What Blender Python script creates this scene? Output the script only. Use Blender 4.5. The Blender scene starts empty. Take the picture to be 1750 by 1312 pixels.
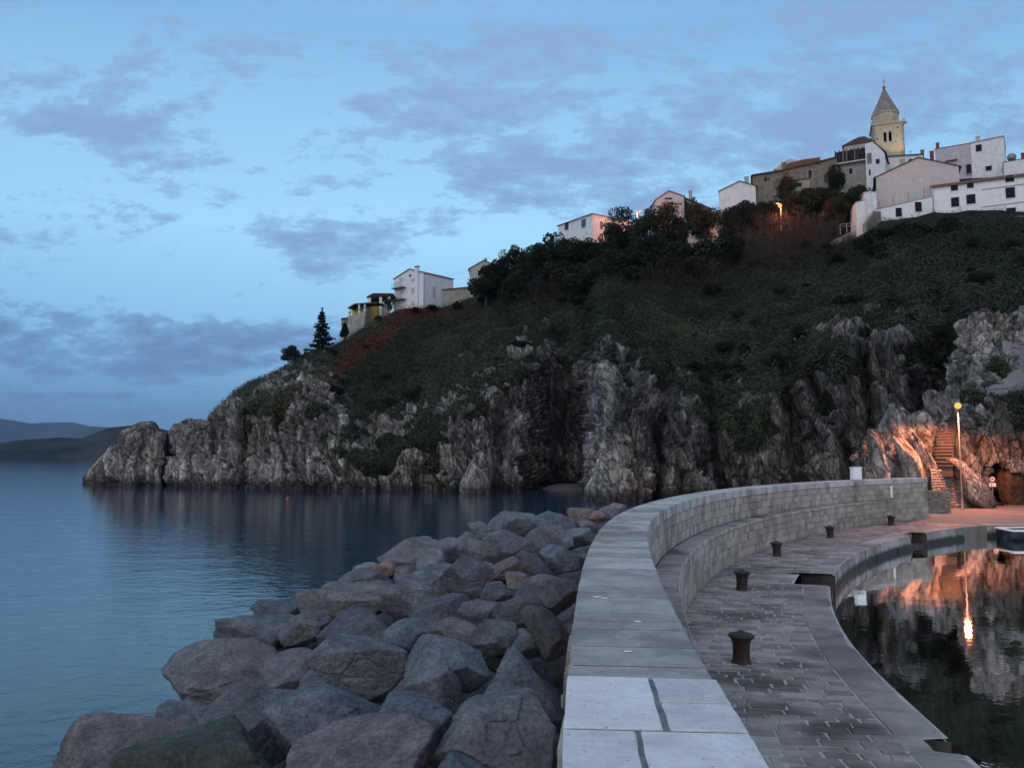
import bpy, math, random
import numpy as np
from mathutils import Vector, Matrix
random.seed(7)
C = bpy.context.scene.collection
scene = bpy.context.scene
R = math.radians
# ------------------------------------------------------------------ camera maths
EYE = 4.85
TH = math.atan(122 / 1400.0)
QZ, BZ, TZ = EYE - 4.16, EYE - 2.78, EYE - 1.5          # quay, bench, wall top

def ray(x, y):
    u = (x - 875) / 1400.0; v = (656 - y) / 1400.0
    return np.array([u, math.cos(TH) - v * math.sin(TH), math.sin(TH) + v * math.cos(TH)])

def PD(x, y, D):
    """point seen at picture position x, y standing D metres ahead"""
    r = ray(x, y); t = D / r[1]
    return np.array([r[0] * t, D, EYE + r[2] * t])

def PZ(x, y, z):
    r = ray(x, y); t = (z - EYE) / r[2]
    return np.array([r[0] * t, r[1] * t, z])

def PDa(x, y, D):
    u = (x - 875) / 1400.0; v = (656 - y) / 1400.0
    ry = math.cos(TH) - v * math.sin(TH); rz = math.sin(TH) + v * math.cos(TH)
    t = D / ry
    return np.stack([u * t, D + 0 * t, EYE + rz * t], -1)

# ------------------------------------------------------------------ numpy noise
def _h(ix, iy, iz, s):
    with np.errstate(over='ignore'):
        n = (ix.astype(np.int64) * 374761393 + iy.astype(np.int64) * 668265263 + iz.astype(np.int64) * 2147483647 + s * 1274126177) & 0xFFFFFFFF
        n = ((n ^ (n >> 13)) * 1274126177) & 0xFFFFFFFF
        n = ((n ^ (n >> 16)) * 2246822519) & 0xFFFFFFFF
        n = n ^ (n >> 15)
    return (n & 0xFFFFFF) / float(0xFFFFFF)

def vnoise(p, s=0):
    i = np.floor(p).astype(np.int64); f = p - i; f = f * f * (3 - 2 * f)
    x, y, z = i[..., 0], i[..., 1], i[..., 2]
    r = 0
    for dx in (0, 1):
        for dy in (0, 1):
            for dz in (0, 1):
                w = (f[..., 0] if dx else 1 - f[..., 0]) * (f[..., 1] if dy else 1 - f[..., 1]) * (f[..., 2] if dz else 1 - f[..., 2])
                r = r + w * _h(x + dx, y + dy, z + dz, s)
    return r * 2 - 1

def fbm(p, o=4, s=0, g=0.5, ridged=False):
    a, t, r = 1.0, 0.0, 0
    for k in range(o):
        n = vnoise(p * (2.03 ** k), s + k * 17)
        if ridged: n = 1 - 2 * np.abs(n)
        r = r + a * n; t += a; a *= g
    return r / t

def worley(p, s=0, facet=False):
    """nearest / second nearest feature distance, cell value and (facet) a random plane per cell"""
    i = np.floor(p).astype(np.int64)
    f1 = np.full(p.shape[:-1], 9.0); f2 = f1.copy(); cid = np.zeros(p.shape[:-1]); pl = np.zeros(p.shape[:-1])
    for dx in (-1, 0, 1):
        for dy in (-1, 0, 1):
            for dz in (-1, 0, 1):
                a, b, c = i[..., 0] + dx, i[..., 1] + dy, i[..., 2] + dz
                ex = p[..., 0] - (a + .1 + .8 * _h(a, b, c, s + 1)); ey = p[..., 1] - (b + .1 + .8 * _h(a, b, c, s + 2)); ez = p[..., 2] - (c + .1 + .8 * _h(a, b, c, s + 3))
                d = np.sqrt(ex ** 2 + ey ** 2 + ez ** 2)
                m = d < f1
                f2 = np.where(m, f1, np.minimum(f2, d)); f1 = np.where(m, d, f1); h = _h(a, b, c, s + 9)
                cid = np.where(m, h, cid)
                if facet:
                    h2 = _h(a, b, c, s + 12) - .5
                    pl = np.where(m, ex * ((h * 7.13) % 1 - .5) * 2 + ey * h2 * 2 + ez * ((h * 13.7) % 1 - .35) * 2, pl)
    return (f1, f2, cid, pl) if facet else (f1, f2, cid)

def sstep(a, b, x):
    t = np.clip((x - a) / (b - a), 0, 1); return t * t * (3 - 2 * t)

# ------------------------------------------------------------------ objects
def tag(o, label=None, cat=None, group=None, kind=None):
    if label: o['label'] = label
    if cat: o['category'] = cat
    if group: o['group'] = group
    if kind: o['kind'] = kind
    return o

def empty(name, loc=(0, 0, 0), rz=0.0):
    o = bpy.data.objects.new(name, None); C.objects.link(o)
    o.location = loc; o.rotation_euler = (0, 0, rz); o.empty_display_size = .3
    return o

def mesh(name, V, F, m=None, parent=None, smooth=False, attrs=None):
    """V (n,3) ; F list of arrays (k,3)/(k,4) or python list of tuples"""
    me = bpy.data.meshes.new(name)
    V = np.asarray(V, dtype=np.float32)
    if isinstance(F, np.ndarray): F = [F]
    if len(F) and isinstance(F[0], np.ndarray):
        nl = sum(f.size for f in F); npoly = sum(len(f) for f in F)
        me.vertices.add(len(V)); me.vertices.foreach_set('co', V.ravel())
        me.loops.add(nl); me.loops.foreach_set('vertex_index', np.concatenate([f.ravel() for f in F]).astype(np.int32))
        st, tot, k = [], [], 0
        for f in F:
            n = f.shape[1]
            st.append(np.arange(len(f)) * n + k); tot.append(np.full(len(f), n)); k += f.size
        me.polygons.add(npoly)
        me.polygons.foreach_set('loop_start', np.concatenate(st).astype(np.int32))
        me.polygons.foreach_set('loop_total', np.concatenate(tot).astype(np.int32))
        me.update(calc_edges=True)
    else:
        me.from_pydata([tuple(map(float, v)) for v in V], [], [tuple(map(int, f)) for f in F]); me.update()
    me.polygons.foreach_set('use_smooth', np.full(len(me.polygons), bool(smooth), dtype=bool))
    if attrs:
        for k, a in attrs.items():
            at = me.attributes.new(k, 'FLOAT', 'POINT'); at.data.foreach_set('value', np.asarray(a, np.float32).ravel())
    if m: me.materials.append(m)
    o = bpy.data.objects.new(name, me); C.objects.link(o)
    if parent: o.parent = parent
    return o

class MB:
    """collects simple shapes into one mesh"""
    def __init__(s): s.V = []; s.F = []
    def add(s, V, F):
        k = len(s.V); s.V += [tuple(v) for v in V]; s.F += [tuple(i + k for i in f) for f in F]; return s
    def box(s, x0, x1, y0, y1, z0, z1):
        V = [(x, y, z) for z in (z0, z1) for y in (y0, y1) for x in (x0, x1)]
        return s.add(V, [(0, 2, 3, 1), (4, 5, 7, 6), (0, 1, 5, 4), (1, 3, 7, 5), (3, 2, 6, 7), (2, 0, 4, 6)])
    def hexa(s, P):
        """8 points: bottom 4 ccw, top 4 ccw"""
        return s.add(P, [(3, 2, 1, 0), (4, 5, 6, 7), (0, 1, 5, 4), (1, 2, 6, 5), (2, 3, 7, 6), (3, 0, 4, 7)])
    def prism(s, poly, y0, y1):
        """poly in x,z ; extruded in y"""
        n = len(poly); V = [(x, y0, z) for x, z in poly] + [(x, y1, z) for x, z in poly]
        F = [tuple(range(n)), tuple(range(2 * n - 1, n - 1, -1))] + [(i, i + n, (i + 1) % n + n, (i + 1) % n) for i in range(n)]
        return s.add(V, F)
    def lathe(s, prof, n=20, c=(0, 0, 0), rot=0.0):
        V = []; F = []
        for r, z in prof:
            for k in range(n):
                a = rot + 2 * math.pi * k / n; V.append((c[0] + r * math.cos(a), c[1] + r * math.sin(a), c[2] + z))
        for j in range(len(prof) - 1):
            for k in range(n):
                a, b = j * n + k, j * n + (k + 1) % n; F.append((a, b, b + n, a + n))
        F.append(tuple(range(n - 1, -1, -1))); F.append(tuple((len(prof) - 1) * n + k for k in range(n)))
        return s.add(V, F)
    def tube(s, pts, rads, n=6):
        pts = [np.array(p, float) for p in pts]; V = []; F = []
        for i, p in enumerate(pts):
            d = pts[min(i + 1, len(pts) - 1)] - pts[max(i - 1, 0)]; d /= (np.linalg.norm(d) + 1e-9)
            a = np.cross(d, (0, 0, 1) if abs(d[2]) < .9 else (1, 0, 0)); a /= np.linalg.norm(a); b = np.cross(d, a)
            r = rads[i] if hasattr(rads, '__len__') else rads
            for k in range(n):
                t = 2 * math.pi * k / n; V.append(p + r * (a * math.cos(t) + b * math.sin(t)))
        for i in range(len(pts) - 1):
            for k in range(n):
                q, w = i * n + k, i * n + (k + 1) % n; F.append((q, w, w + n, q + n))
        F.append(tuple(range(n - 1, -1, -1))); F.append(tuple((len(pts) - 1) * n + k for k in range(n)))
        return s.add(V, F)
    def build(s, name, m, parent=None, smooth=False):
        return mesh(name, np.array(s.V, dtype=float), s.F, m, parent, smooth)

def copy_tree(o, parent=None):
    c = o.copy(); C.objects.link(c); c.parent = parent
    for ch in list(o.children): copy_tree(ch, c)
    return c

# ------------------------------------------------------------------ materials
class NT:
    def __init__(s, name):
        s.m = bpy.data.materials.new(name); s.m.use_nodes = True; s.t = s.m.node_tree; s.t.nodes.clear()
        s.out = s.n('ShaderNodeOutputMaterial')
    def n(s, t, **k):
        nd = s.t.nodes.new(t)
        for a, v in k.items(): setattr(nd, a, v)
        return nd
    def l(s, a, b): s.t.links.new(a, b)
    def put(s, sock, v):
        if hasattr(v, 'is_linked') or isinstance(v, bpy.types.NodeSocket): s.l(v, sock)
        else: sock.default_value = v
    def coord(s, kind='Object'): return s.n('ShaderNodeTexCoord').outputs[kind]
    def mapping(s, v, scale=(1, 1, 1), rot=(0, 0, 0), loc=(0, 0, 0)):
        nd = s.n('ShaderNodeMapping'); s.l(v, nd.inputs[0]); nd.inputs[1].default_value = loc; nd.inputs[2].default_value = rot; nd.inputs[3].default_value = scale
        return nd.outputs[0]
    def noise(s, v, scale, detail=5, rough=.55, dist=0.0):
        nd = s.n('ShaderNodeTexNoise'); s.l(v, nd.inputs['Vector'])
        nd.inputs['Scale'].default_value = scale; nd.inputs['Detail'].default_value = detail
        nd.inputs['Roughness'].default_value = rough; nd.inputs['Distortion'].default_value = dist
        return nd.outputs['Fac']
    def vor(s, v, scale, feature='F1', rnd=1.0):
        nd = s.n('ShaderNodeTexVoronoi'); nd.feature = feature; s.l(v, nd.inputs['Vector'])
        nd.inputs['Scale'].default_value = scale; nd.inputs['Randomness'].default_value = rnd
        return nd.outputs
    def ramp(s, f, stops):
        nd = s.n('ShaderNodeValToRGB'); s.l(f, nd.inputs[0]); e = nd.color_ramp.elements
        while len(e) < len(stops): e.new(.5)
        for i, (p, c) in enumerate(stops):
            e[i].position = p; e[i].color = (c, c, c, 1) if not hasattr(c, '__len__') else (*c, 1)
        return nd.outputs[0]
    def mix(s, f, a, b, mode='MIX'):
        nd = s.n('ShaderNodeMix', data_type='RGBA', blend_type=mode)
        s.put(nd.inputs['Factor'], f)
        for k, v in (('A', a), ('B', b)):
            q = [i for i in nd.inputs if i.name == k and i.type == 'RGBA'][0]
            if isinstance(v, bpy.types.NodeSocket): s.l(v, q)
            else: q.default_value = (*v, 1) if len(v) == 3 else v
        return [o for o in nd.outputs if o.type == 'RGBA'][0]
    def math(s, op, a, b=None, c=None, clamp=False):
        nd = s.n('ShaderNodeMath', operation=op); nd.use_clamp = clamp
        for i, v in enumerate((a, b, c)):
            if v is not None: s.put(nd.inputs[i], v)
        return nd.outputs[0]
    def attr(s, name):
        nd = s.n('ShaderNodeAttribute'); nd.attribute_name = name; return nd.outputs['Fac']
    def bump(s, h, strength=.5, dist=.05, normal=None):
        nd = s.n('ShaderNodeBump'); nd.inputs['Strength'].default_value = strength; nd.inputs['Distance'].default_value = dist
        s.l(h, nd.inputs['Height'])
        if normal: s.l(normal, nd.inputs['Normal'])
        return nd.outputs[0]
    def pbr(s, col, rough=.85, normal=None, metal=0.0, spec=.3):
        b = s.n('ShaderNodeBsdfPrincipled'); s.put(b.inputs['Base Color'], (*col, 1) if isinstance(col, tuple) and len(col) == 3 else col)
        s.put(b.inputs['Roughness'], rough); b.inputs['Metallic'].default_value = metal; b.inputs['Specular IOR Level'].default_value = spec
        if normal: s.l(normal, b.inputs['Normal'])
        s.l(b.outputs[0], s.out.inputs[0]); s.b = b; return s.m
    def sep(s, v):
        nd = s.n('ShaderNodeSeparateXYZ'); s.l(v, nd.inputs[0]); return nd.outputs

def simple(name, col, rough=.7, var=.25, scale=3.0, metal=0.0, bump=.2, spec=.3):
    t = NT(name); c = t.coord(); n = t.noise(c, scale, 6)
    d = t.ramp(n, [(.3, tuple(k * (1 - var) for k in col)), (.7, tuple(min(1, k * (1 + var)) for k in col))])
    return t.pbr(d, rough, t.bump(t.noise(c, scale * 6, 4), bump, .02), metal, spec)

def emis(name, col, st):
    t = NT(name); e = t.n('ShaderNodeEmission'); e.inputs[0].default_value = (*col, 1); e.inputs[1].default_value = st
    t.l(e.outputs[0], t.out.inputs[0]); return t.m

def m_cliff():
    t = NT('cliff_rock'); c = t.coord()
    a = t.noise(c, .12, 6, .6); b = t.noise(t.mapping(c, (1, 1, .35)), .9, 8, .65, .6)
    rock = t.ramp(b, [(.32, (.055, .054, .054)), (.44, (.150, .148, .146)), (.56, (.26, .257, .250)), (.70, (.46, .455, .445))])
    rock = t.mix(t.ramp(a, [(.46, 0.0), (.66, .5)]), rock, (.175, .15, .125))
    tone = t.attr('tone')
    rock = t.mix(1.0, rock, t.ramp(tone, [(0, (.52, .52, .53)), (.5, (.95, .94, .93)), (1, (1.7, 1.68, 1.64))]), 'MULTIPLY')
    z = t.sep(c)[2]
    bl = t.math('MULTIPLY', t.math('SUBTRACT', 1.0, t.math('ABSOLUTE', t.math('MULTIPLY', t.math('SUBTRACT', z, 3.6), .26)), clamp=True), .55)
    rock = t.mix(bl, rock, t.mix(1.0, rock, (1.9, 1.87, 1.8), 'MULTIPLY'))
    wc = t.n('ShaderNodeVectorMath', operation='ADD'); nz = t.n('ShaderNodeTexNoise'); t.l(c, nz.inputs['Vector']); nz.inputs['Scale'].default_value = .8; nz.inputs['Detail'].default_value = 3
    sc_ = t.n('ShaderNodeVectorMath', operation='SCALE'); t.l(nz.outputs['Color'], sc_.inputs[0]); sc_.inputs['Scale'].default_value = 1.5; t.l(c, wc.inputs[0]); t.l(sc_.outputs[0], wc.inputs[1])
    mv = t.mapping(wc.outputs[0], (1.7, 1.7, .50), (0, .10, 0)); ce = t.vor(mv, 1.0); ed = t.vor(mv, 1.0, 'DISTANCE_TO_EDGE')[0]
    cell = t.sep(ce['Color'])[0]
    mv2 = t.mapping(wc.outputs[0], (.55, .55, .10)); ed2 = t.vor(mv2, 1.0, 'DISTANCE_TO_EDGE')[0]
    rock = t.mix(1.0, rock, t.ramp(cell, [(0, (.55, .55, .56)), (1, (1.45, 1.43, 1.40))]), 'MULTIPLY')
    rock = t.mix(t.math('MULTIPLY', t.ramp(ed, [(0.0, .8), (.055, 0)]), t.ramp(a, [(.40, .15), (.60, 1)])), rock, (.022, .021, .02)); rock = t.mix(t.math('MULTIPLY', t.ramp(ed2, [(0.0, .9), (.03, 0)]), t.ramp(b, [(.42, .2), (.58, 1)])), rock, (.016, .015, .014))  # crack edges darkened in the rock colour, standing in for crevice shade
    wet = t.math('SUBTRACT', 1.0, t.math('MULTIPLY', t.math('SUBTRACT', z, .5), .9, clamp=True), clamp=True)
    rock = t.mix(t.math('MULTIPLY', wet, .75), rock, (.025, .022, .02))
    g = t.noise(c, 1.7, 7, .7)
    green = t.ramp(g, [(.3, (.010, .015, .010)), (.55, (.022, .028, .017)), (.75, (.055, .058, .034))])
    green = t.mix(t.attr('grass'), green, t.ramp(g, [(.35, (.030, .036, .022)), (.7, (.095, .10, .06))]))
    green = t.mix(t.attr('red'), green, t.ramp(g, [(.3, (.04, .018, .012)), (.7, (.14, .045, .025))]))
    v = t.math('ADD', t.attr('veg'), t.math('MULTIPLY', t.math('SUBTRACT', t.noise(c, .7, 8, .7), .5), 1.5))
    vm = t.ramp(v, [(.44, 0), (.60, 1)])
    col = t.mix(vm, rock, green)
    h = t.math('ADD', t.math('MULTIPLY', b, .55), t.math('ADD', t.math('MULTIPLY', t.ramp(ed, [(0, 0), (.10, 1)]), .22), t.math('MULTIPLY', cell, .35)))
    h2 = t.noise(c, 4, 8, .75)
    nrm = t.bump(h2, .9, .4, t.bump(h, 1.0, 1.0))
    return t.pbr(col, .92, nrm, spec=.15)

def m_boulder():
    t = NT('riprap_stone'); c = t.coord()
    oi = t.n('ShaderNodeObjectInfo'); rnd = oi.outputs['Random']
    ad = t.n('ShaderNodeVectorMath', operation='ADD'); t.l(c, ad.inputs[0])
    cx = t.n('ShaderNodeCombineXYZ'); t.l(t.math('MULTIPLY', rnd, 57.0), cx.inputs[0]); t.l(cx.outputs[0], ad.inputs[1]); v = ad.outputs[0]
    a = t.noise(v, .8, 5); b = t.noise(v, 3.2, 9, .68, .4)
    base = t.ramp(b, [(.28, (.128, .140, .158)), (.5, (.250, .268, .295)), (.74, (.45, .468, .49))])
    base = t.mix(t.ramp(a, [(.54, 0), (.70, .4)]), base, (.15, .128, .115))
    base = t.mix(1.0, base, oi.outputs['Color'], 'MULTIPLY')
    base = t.mix(t.ramp(t.noise(v, 7, 4, .5), [(.66, 0), (.74, .55)]), base, (.32, .31, .30))
    base = t.mix(1.0, base, t.ramp(t.noise(v, 26, 6, .8), [(.34, (.55, .55, .55)), (.66, (1.4, 1.4, 1.4))]), 'MULTIPLY')
    h = t.noise(v, 2.0, 10, .72, .3); cr = t.vor(t.mapping(v, (1, 1, 1)), 1.6, 'DISTANCE_TO_EDGE')[0]
    n = t.bump(t.noise(v, 11, 9, .8), 1.0, .14, t.bump(h, 1.0, .32))
    return t.pbr(base, .85, n, spec=.25)

def m_stone(name, c0, c1, rough=.8, sc=2.5, b=.5, dirt=None, spec=.25, tide=False, pits=False):
    """block stone: per-block tone attribute + grain; dirt = colour of stains"""
    t = NT(name); c = t.coord(); tone = t.attr('tone')
    n = t.noise(c, sc, 8, .72)
    f = t.math('ADD', t.math('MULTIPLY', tone, .55), t.math('MULTIPLY', t.math('SUBTRACT', n, .24), 1.15))
    col = t.ramp(f, [(.25, c0), (.85, c1)])
    col = t.mix(t.ramp(t.noise(c, .35, 3), [(.35, 0), (.7, .35)]), col, (c0[0] * 1.05, c0[1] * .92, c0[2] * .82))
    if dirt: col = t.mix(t.ramp(t.noise(c, .6, 6, .6), [(.50, 0), (.66, .85)]), col, dirt)
    if pits: col = t.mix(t.ramp(t.vor(c, 14.0)[0], [(.07, .75), (.13, 0)]), col, (.16, .16, .15)); col = t.mix(t.ramp(t.noise(c, 2.0, 8, .75), [(.56, 0), (.74, .5)]), col, (.33, .33, .31))
    col = t.mix(t.math('MULTIPLY', t.attr('stain'), .8), col, (.045, .040, .026))
    z = t.sep(c)[2] if tide else t.math('ADD', t.sep(c)[2], 20.0)
    wet = t.math('SUBTRACT', 1.0, t.math('MULTIPLY', t.math('SUBTRACT', t.math('ADD', z, t.math('MULTIPLY', n, .25)), .34), 6.0, clamp=True), clamp=True)
    col = t.mix(wet, col, (.028, .034, .022))
    nn = t.bump(t.noise(c, sc * 9, 7, .7), b, .012, t.bump(t.noise(c, sc * 1.6, 6, .6), b, .05))
    return t.pbr(col, rough, nn, spec=spec)
# ------------------------------------------------------------------ world, sun, camera, water
SUN_EL, SUN_AZ = R(6), R(200)      # afterglow low behind the camera
def build_world():
    w = bpy.data.worlds.new('World'); scene.world = w; w.use_nodes = True
    T = NT.__new__(NT); T.t = w.node_tree; T.t.nodes.clear()
    out = T.n('ShaderNodeOutputWorld'); bg = T.n('ShaderNodeBackground'); T.l(bg.outputs[0], out.inputs[0])
    d = T.n('ShaderNodeTexCoord').outputs['Generated']
    nrm = T.n('ShaderNodeVectorMath', operation='NORMALIZE'); T.l(d, nrm.inputs[0]); x, y, z = T.sep(nrm.outputs[0])
    sky = T.n('ShaderNodeTexSky'); sky.sky_type = 'NISHITA'; sky.sun_disc = False
    sky.sun_elevation = SUN_EL; sky.sun_rotation = SUN_AZ; sky.air_density = 1.2; sky.dust_density = .6; sky.ozone_density = 3.0
    zz = T.math('MAXIMUM', z, 0.0)
    # clear dusk sky by height
    grad = T.ramp(zz, [(0.0, (.13, .29, .54)), (.05, (.16, .37, .68)), (.14, (.34, .71, 1.10)), (.26, (.50, .94, 1.28)), (.37, (.42, .80, 1.18)), (.47, (.31, .62, 1.02)), (.60, (.38, .66, 1.04)), (1.0, (.50, .66, .94))])
    # paler air over the sea to the front left, deeper blue to the far left and right
    ax = T.math('DIVIDE', x, T.math('MAXIMUM', y, .05))
    side = T.math('POWER', 2.718, T.math('MULTIPLY', -2.2, T.math('POWER', T.math('ABSOLUTE', T.math('ADD', ax, .12)), 2.0)))
    grad = T.mix(side, T.mix(1.0, grad, (.80, .82, .88), 'MULTIPLY'), grad)
    clear = T.mix(.22, grad, T.mix(1.0, sky.outputs[0], (.05, .05, .05), 'MULTIPLY'))
    # afterglow behind the camera
    back = T.math('MULTIPLY', T.math('MULTIPLY', y, -1.0, clamp=True), T.math('SUBTRACT', 1.0, T.math('MULTIPLY', zz, .6)))
    clear = T.mix(T.math('POWER', back, .8), clear, (BACK[0], BACK[1], BACK[2]))
    # clouds, laid out on the sky dome by direction
    el = T.math('DIVIDE', z, T.math('MAXIMUM', y, .05))
    cv = T.n('ShaderNodeCombineXYZ'); T.l(ax, cv.inputs[0]); T.l(T.math('MULTIPLY', el, 2.5), cv.inputs[1]); T.l(y, cv.inputs[2])
    n1 = T.noise(cv.outputs[0], 5.2, 4, .62, .45); n2 = T.noise(cv.outputs[0], 17.0, 4, .7)
    blobs = [(-.62, (185), .13, .05, .9), (120, 215, 130, 40, .8), (250, 235, 140, 35, .95), (20, 150, 80, 45, 1.0), (330, 180, 60, 40, .5),
             (470, 95, 90, 30, .7), (640, 85, 60, 22, .4), (690, 170, 120, 30, .55), (730, 280, 130, 45, .85), (840, 260, 70, 55, 1.0), (900, 120, 120, 70, .7),
             (1060, 190, 150, 35, .9), (940, 310, 90, 45, .8), (540, 430, 120, 45, .95), (620, 400, 70, 35, .6), (530, 480, 60, 18, .6),
             (1100, 330, 200, 40, .9), (1200, 270, 220, 60, 1.0), (1450, 200, 300, 55, .9), (1700, 170, 160, 60, 1.0), (1250, 60, 260, 55, .55), (1620, 60, 240, 60, .6), (1000, 60, 120, 30, .6), (760, 200, 120, 50, .6),
             (470, 596, 120, 18, .8), (200, 590, 340, 38, 1.25), (420, 585, 160, 22, 1.0), (80, 555, 200, 30, 1.0), (60, 620, 260, 26, .8), (90, 675, 120, 6, .8), (1000, 350, 90, 20, .6), (860, 370, 40, 12, .5), (1350, 330, 200, 60, .8)]
    fl = T.n('ShaderNodeCombineXYZ'); T.l(ax, fl.inputs[0]); T.l(el, fl.inputs[1]); flat = fl.outputs[0]
    s = None
    for b in blobs:
        if b[2] < 1: continue
        r = ray(b[0], b[1]); u0, v0 = r[0] / r[1], r[2] / r[1]; a_, b_ = b[2] / 1400., b[3] / 1400.
        mp = T.n('ShaderNodeMapping'); mp.vector_type = 'POINT'; T.l(flat, mp.inputs[0]); mp.inputs[1].default_value = (-u0 / (a_ * 1.7), -v0 / (b_ * 1.7), 0); mp.inputs[3].default_value = (1 / (a_ * 1.7), 1 / (b_ * 1.7), 0)
        gt = T.n('ShaderNodeTexGradient'); gt.gradient_type = 'SPHERICAL'; T.l(mp.outputs[0], gt.inputs[0])
        g = T.math('MULTIPLY', T.math('SMOOTH_MIN', gt.outputs[1], .8, .3), b[4] * 1.3)
        s = g if s is None else T.math('ADD', s, g)
    front = T.math('GREATER_THAN', y, .08)
    s = T.math('MINIMUM', T.math('MULTIPLY', s, front), 1.15)
    dens = T.math('ADD', T.math('ADD', T.math('MULTIPLY', s, .50), T.math('MULTIPLY', T.math('SUBTRACT', n1, .5), 2.9)), T.math('MULTIPLY', T.math('SUBTRACT', n2, .5), 2.4))
    wisp = T.ramp(dens, [(.20, 0), (.48, .52), (.95, .92)])
    ccol = T.ramp(T.math('ADD', zz, T.math('MULTIPLY', T.math('SUBTRACT', n1, .5), .1)), [(0.0, (.11, .23, .44)), (.13, (.14, .26, .48)), (.22, (.22, .38, .64)), (.45, (.27, .42, .67)), (.8, (.33, .44, .64))])
    col = T.mix(wisp, clear, ccol)
    # water side of the dome (below the horizon): dull sea-blue
    col = T.mix(T.math('LESS_THAN', z, -.002), col, (.05, .09, .14))
    T.l(col, bg.inputs[0]); bg.inputs[1].default_value = 1.0
BACK = (1.02, .96, .98)
build_world()
scene.world.cycles.sampling_method = 'MANUAL'; scene.world.cycles.sample_map_resolution = 256
sl = bpy.data.lights.new('sun', 'SUN'); sl.energy = .60; sl.angle = R(60); sl.color = (1, .95, .90)
so = bpy.data.objects.new('sun', sl); C.objects.link(so)
sd = Vector((-.62, -.62, .62)).normalized(); so.rotation_euler = sd.to_track_quat('Z', 'Y').to_euler(); so.location = (-30, -30, 60)
cam = bpy.data.cameras.new('camera'); cam.sensor_width = 36; cam.lens = 28.8; cam.clip_start = .1; cam.clip_end = 60000
co = bpy.data.objects.new('camera', cam); C.objects.link(co); co.location = (0, 0, EYE); co.rotation_euler = (R(90) + TH, 0, 0)
scene.camera = co
vs = scene.view_settings; vs.view_transform = 'Standard'; vs.look = 'None'; vs.gamma = 1; vs.exposure = 0.0; vs.use_curve_mapping = False
scene.cycles.max_bounces = 8; scene.cycles.diffuse_bounces = 3; scene.cycles.glossy_bounces = 4; scene.cycles.use_denoising = True
scene.cycles.sample_clamp_indirect = 4.0

def m_water(name, col, rs, bs, fac_d=.5):
    t = NT(name); c = t.coord()
    m = t.mapping(c, (.8, 1.0, 1.0))
    far = t.math('DIVIDE', 1.0, t.math('ADD', 1.0, t.math('MULTIPLY', t.math('MAXIMUM', t.sep(c)[1], 0.0), .0022)))
    h = t.math('ADD', t.math('MULTIPLY', t.noise(m, rs, 4, .55, .3), 1.0), t.math('MULTIPLY', t.noise(m, rs * .22, 3, .5), 1.3))
    nb = t.n('ShaderNodeBump'); nb.inputs['Strength'].default_value = 1.0; t.l(h, nb.inputs['Height'])
    t.l(t.math('MULTIPLY', far, bs), nb.inputs['Distance'])
    d = t.n('ShaderNodeBsdfDiffuse'); d.inputs[0].default_value = (*col, 1)
    g = t.n('ShaderNodeBsdfGlossy'); g.inputs[0].default_value = (1, 1, 1, 1); g.inputs[1].default_value = .02
    t.l(nb.outputs[0], g.inputs['Normal'])
    fr = t.n('ShaderNodeFresnel'); fr.inputs[0].default_value = 1.33; t.l(nb.outputs[0], fr.inputs['Normal'])
    mx = t.n('ShaderNodeMixShader'); t.l(fr.outputs[0], mx.inputs[0]); t.l(d.outputs[0], mx.inputs[1]); t.l(g.outputs[0], mx.inputs[2])
    t.l(mx.outputs[0], t.out.inputs[0]); return t.m
SEA_M = m_water('sea_water', (.012, .040, .070), 2.0, .024)
HAR_M = m_water('harbour_water', (.0005, .005, .0045), 1.1, .004)
s_ = 16000.0
tag(mesh('sea', [(-s_, -300, 0), (s_, -300, 0), (s_, 13000, 0), (-s_, 13000, 0)], [(0, 1, 2, 3)], SEA_M), kind='structure')

# ------------------------------------------------------------------ terrain patches
def interp(tab, xs, k=1):
    t = sorted(tab); return np.interp(xs, [a[0] for a in t], [a[k] for a in t])

def smooth1(a, r, axis=0):
    if r < 1: return a
    k = np.ones(2 * r + 1) / (2 * r + 1)
    pad = [(0, 0)] * a.ndim; pad[axis] = (r, r)
    b = np.pad(a, pad, mode='edge')
    return np.apply_along_axis(lambda v: np.convolve(v, k, 'valid'), axis, b)

def grid_faces(nx, ny):
    i = np.arange(nx - 1)[:, None] * ny + np.arange(ny - 1)[None]
    return np.stack([i, i + ny, i + ny + 1, i + 1], -1).reshape(-1, 4)

def grid_normals(P):
    du = np.gradient(P, axis=0); dv = np.gradient(P, axis=1)
    n = np.cross(du, dv); n /= (np.linalg.norm(n, axis=-1, keepdims=True) + 1e-9); return n

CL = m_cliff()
def cliff_patch(name, xs, rows, counts, smx=3, smj=5, amp=1.0, rockf=None, blk=1.0, gully=None, band=None):
    """rows: list of (y(x) array, D(x) array)"""
    K = [PDa(xs, y, D) for y, D in rows]
    cols = []
    for a in range(len(K) - 1):
        t = np.linspace(0, 1, counts[a], endpoint=(a == len(K) - 2))[None, :, None]
        cols.append(K[a][:, None] * (1 - t) + K[a + 1][:, None] * t)
    P = np.concatenate(cols, 1)
    if smj: P[:, 1:-1] = smooth1(P, smj, 1)[:, 1:-1]
    if smx: P = smooth1(P, smx, 0)
    return P
def proj(P):
    X, Y, Z = P[..., 0], P[..., 1], P[..., 2] - EYE
    f = Y * math.cos(TH) + Z * math.sin(TH); up = -Y * math.sin(TH) + Z * math.cos(TH)
    return 875 + 1400 * X / f, 656 - 1400 * up / f

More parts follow.
